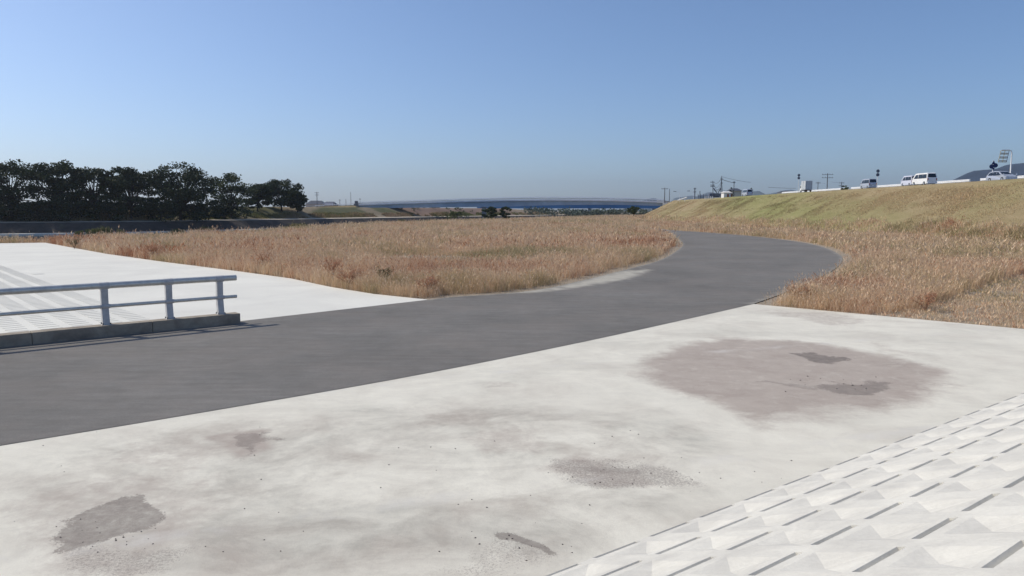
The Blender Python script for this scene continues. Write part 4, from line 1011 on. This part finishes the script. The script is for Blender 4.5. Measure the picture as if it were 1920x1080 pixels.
wire(at(1353, 336, YS), at(1376, 343, 258), .1, 'thick lower wire from the power mast to the single pole', .08)
wire(at(1355, 356, YS), at(1376, 362, 258), .15, 'faint low wire between the power mast and the hut roof')
wire(at(1440, 351, 300), at(1492, 353, 300), .1, 'dark wire at the left of the farther round signs', .06)
wire(at(1534, 343, 330), at(1548, 344, 318), .1, 'short wire between the poles right of the box truck')
wire(at(1560, 341, 320), at(1578, 343, 330), .1, 'short wire left of the pole by the shrub')
# fence and white stakes
root = empty('mesh_fence', (*at(1320, 378, 262)[:2], 7.4), label='grey panel fence left of the power masts', cat='fence')
for i in range(6): MB().box((-2.2 + i * .95, 0, .9), (.12, .12, 2.6)).build('post', M['pole_grey'], root)
MB().box((.2, .12, .8), (4.8, .04, 1.9)).build('panel', M['box_panel'], root)
for i, px in enumerate((1322, 1325.5, 1329, 1332.5, 1336)):
    X_, Y_, _ = at(px, 376, 236); 
    MB().tube([(X_, Y_, 7.3), (X_, Y_, 8.25)], .12, 8).build('marker_post', M['white_paint'], label='short white marker post below the power masts, ' + ('leftmost of the five', 'second from the left', 'middle of the five', 'second from the right', 'rightmost of the five')[i], cat='post', group='white marker posts in a row')
# tilted guard beam left
root = empty('guard_rail', (*at(1280, 376, 268)[:2], 7.3), label='short tilted white guard rail end on the levee left of the poles', cat='guard rail')
MB().tube([(-1.3, 2, .15), (1.1, -2, 1.15)], .16, 6).build('beam', M['white_paint'], root)
for q in (-.8, .6): MB().box((q, -q * 1.5, .2), (.12, .12, 1.2)).build('post', M['white_paint'], root)
# small hut and houses
def house(name, px0, px1, ye, yr, Y_, dep, label, wall, zb, gable=False, roofmat='roof_tile', wins=()):
    a = at(px0, ye, Y_); b_ = at(px1, ye, Y_); ze = a[2]; zr_ = at(px0, yr, Y_)[2]; W_ = b_[0] - a[0]
    root = empty(name, ((a[0] + b_[0]) / 2, Y_, zb), label=label, cat=name.replace('_', ' '))
    MB().box((0, dep / 2, (ze - zb) / 2), (W_ * .94, dep, ze - zb)).build('wall', M[wall], root)
    h_ = zr_ - ze; w2 = W_ / 2 + .25; rr = w2 * .55
    mb = MB(); mb.add([(-w2, -.5, ze - zb), (w2, -.5, ze - zb), (w2, dep + .5, ze - zb), (-w2, dep + .5, ze - zb), (-rr, dep / 2, ze - zb + h_), (rr, dep / 2, ze - zb + h_)],
                      [(0, 1, 5, 4), (1, 2, 5), (2, 3, 4, 5), (3, 0, 4), (3, 2, 1, 0)])
    mb.build('roof', M[roofmat], root)
    for x0, x1, z0_, z1_ in wins:
        MB().box(((x0 + x1) / 2 * W_, -.012, (z0_ + z1_) / 2 * (ze - zb)), ((x1 - x0) * W_, .04, (z1_ - z0_) * (ze - zb))).build('window', M['glass'], root)
    return root
house('house', 572, 607, 383, 376, 450, 9, 'grey tiled house roof showing right of the tree row', 'wall_cream', 0, wins=((-.3, -.1, .6, .8), (.1, .3, .6, .8)))
r_ = house('house', 603, 629, 385, 378, 452, 8, 'house with dark roof and pale gable front left of the bridge', 'wall_cream', 0)
a = at(616, 384, 451); MB().box((0, -1.0, a[2] + .55), (6.0, .5, 1.7)).build('gable_front', M['wall_white'], r_)
r_ = house('hut', 1357, 1372, 361, 358.6, 225, 3, 'tiny white and orange hut on the levee beside the power masts', 'wall_white', 7.2, roofmat='wall_white')
MB().box((.1, -.03, .9), (.55, .06, 1.2)).build('orange_panel', M['wall_orange'], r_)
MB().box((1.15, -.05, .8), (.30, .08, 1.5)).build('door', M['wall_orange'], r_)
house('house', 1371, 1391, 358, 352.5, 270, 6, 'grey roofed house behind the farthest van', 'wall_cream', 4)
house('house', 1466, 1484, 361, 357.5, 300, 6, 'low grey roof far behind the levee left of the box truck', 'wall_cream', 3)
X_, Y_, z_ = at(1585, 356, 150); tree('shrub', (X_, Y_, 7.0), at(1585, 346.5, 150)[2] - 7.0, .95, 'round green shrub behind the guard rail left of the silver small van', cat='shrub', low=.1, nb=16, per=90, size=.14, mat='leaf_light', fork=.1)
X_, Y_, z_ = at(1372, 356, 250); tree('shrub', (X_, Y_, 6.5), at(1372, 349.5, 250)[2] - 6.5, .7, 'small round shrub above the roof of the tiny hut', cat='shrub', low=.4, nb=14, per=70, size=.18, mat='leaf', fork=.3)
X_, Y_, z_ = at(1409.5, 352, 262); tree('shrub', (X_, Y_, 6.0), at(1409.5, 349, 262)[2] - 6.0, .5, 'tiny dark tree top above the farthest van', cat='shrub', low=.6, nb=10, per=60, size=.18, mat='leaf', fork=.5)

# ================================================================ HILLS
def ridge(name, tab, d, depth, mat, rough=1.0, step=6):
    pxs = np.arange(tab[0][0], tab[-1][0] + .1, step); yy = np.interp(pxs, [a for a, b in tab], [b for a, b in tab])
    nr = 14; V = []; 
    fr_ = np.linspace(0, 1, nr)
    for i, (px, y_) in enumerate(zip(pxs, yy)):
        zt = max(2.0, at(px, y_, d)[2])
        for j, f_ in enumerate(fr_):                        # front foot -> crest -> back foot
            k_ = f_ * 2; prof = (k_ if k_ < 1 else 2 - k_) ** 1.15
            Yd = d + (f_ - .5) * 2 * depth
            X_ = (px - 960) / F_PX * d / math.cos(PITCH) * .997
            nz = (float(fbm(np.array([X_ / 1.0]), np.array([Yd]), depth * .35, 4)[0]) - .5) * zt * .55 * rough * (1 - abs(2 * f_ - 1)) * (abs(f_ - .5) > .04)
            V.append((X_, Yd, zt * prof - 1 + nz + (float(fbm(np.array([X_]), np.array([7.0 + d]), 60, 4)[0]) - .5) * zt * .06 * (abs(f_ - .5) <= .04)))
    n = len(pxs); idx = np.arange(n * nr).reshape(n, nr)
    q = np.stack([idx[:-1, :-1].ravel(), idx[1:, :-1].ravel(), idx[1:, 1:].ravel(), idx[:-1, 1:].ravel()], 1)
    np_mesh(name, np.array(V), q, M[mat], smooth=True, kind='structure')
ridge('hills', [(1660, 393), (1700, 372), (1745, 346), (1785, 331), (1805, 322), (1828, 312), (1850, 311), (1875, 305), (1893, 299), (1905, 301), (1925, 296), (1980, 288), (2080, 300), (2200, 330)], 3300, 700, 'hill_near')
ridge('hills', [(1380, 393), (1400, 370), (1411, 353), (1425, 362), (1445, 365), (1468, 366), (1482, 358), (1500, 360), (1530, 361), (1570, 360), (1600, 352), (1618, 349), (1640, 357), (1680, 352), (1700, 360), (1760, 380)], 6200, 900, 'hill_far', .6, 3)
ridge('hills', [(1255, 393), (1262, 369), (1275, 367), (1290, 364), (1305, 366), (1325, 357), (1345, 361), (1370, 366), (1420, 366), (1450, 357), (1475, 352), (1500, 362), (1560, 393)], 7800, 900, 'hill_far', .5, 3)
ridge('hills', [(1178, 380), (1200, 375), (1212, 371), (1221, 369), (1230, 371), (1240, 374), (1262, 378)], 6800, 500, 'hill_far', .3, 3)

# ================================================================ HAZE
hm = bpy.data.materials.new('haze'); hm.use_nodes = True; nt = hm.node_tree
for n_ in list(nt.nodes):
    if n_.type == 'BSDF_PRINCIPLED': nt.nodes.remove(n_)
pv = nt.nodes.new('ShaderNodeVolumePrincipled'); pv.inputs['Color'].default_value = (.80, .89, 1.0, 1); pv.inputs['Density'].default_value = 1.0e-4; pv.inputs['Anisotropy'].default_value = 0.45
nt.links.new(pv.outputs[0], nt.nodes['Material Output'].inputs['Volume'])
MB().box((0, 4700, 190), (15000, 10000, 400)).build('haze', hm, kind='stuff', label='thin blue air haze over the whole valley', cat='haze')
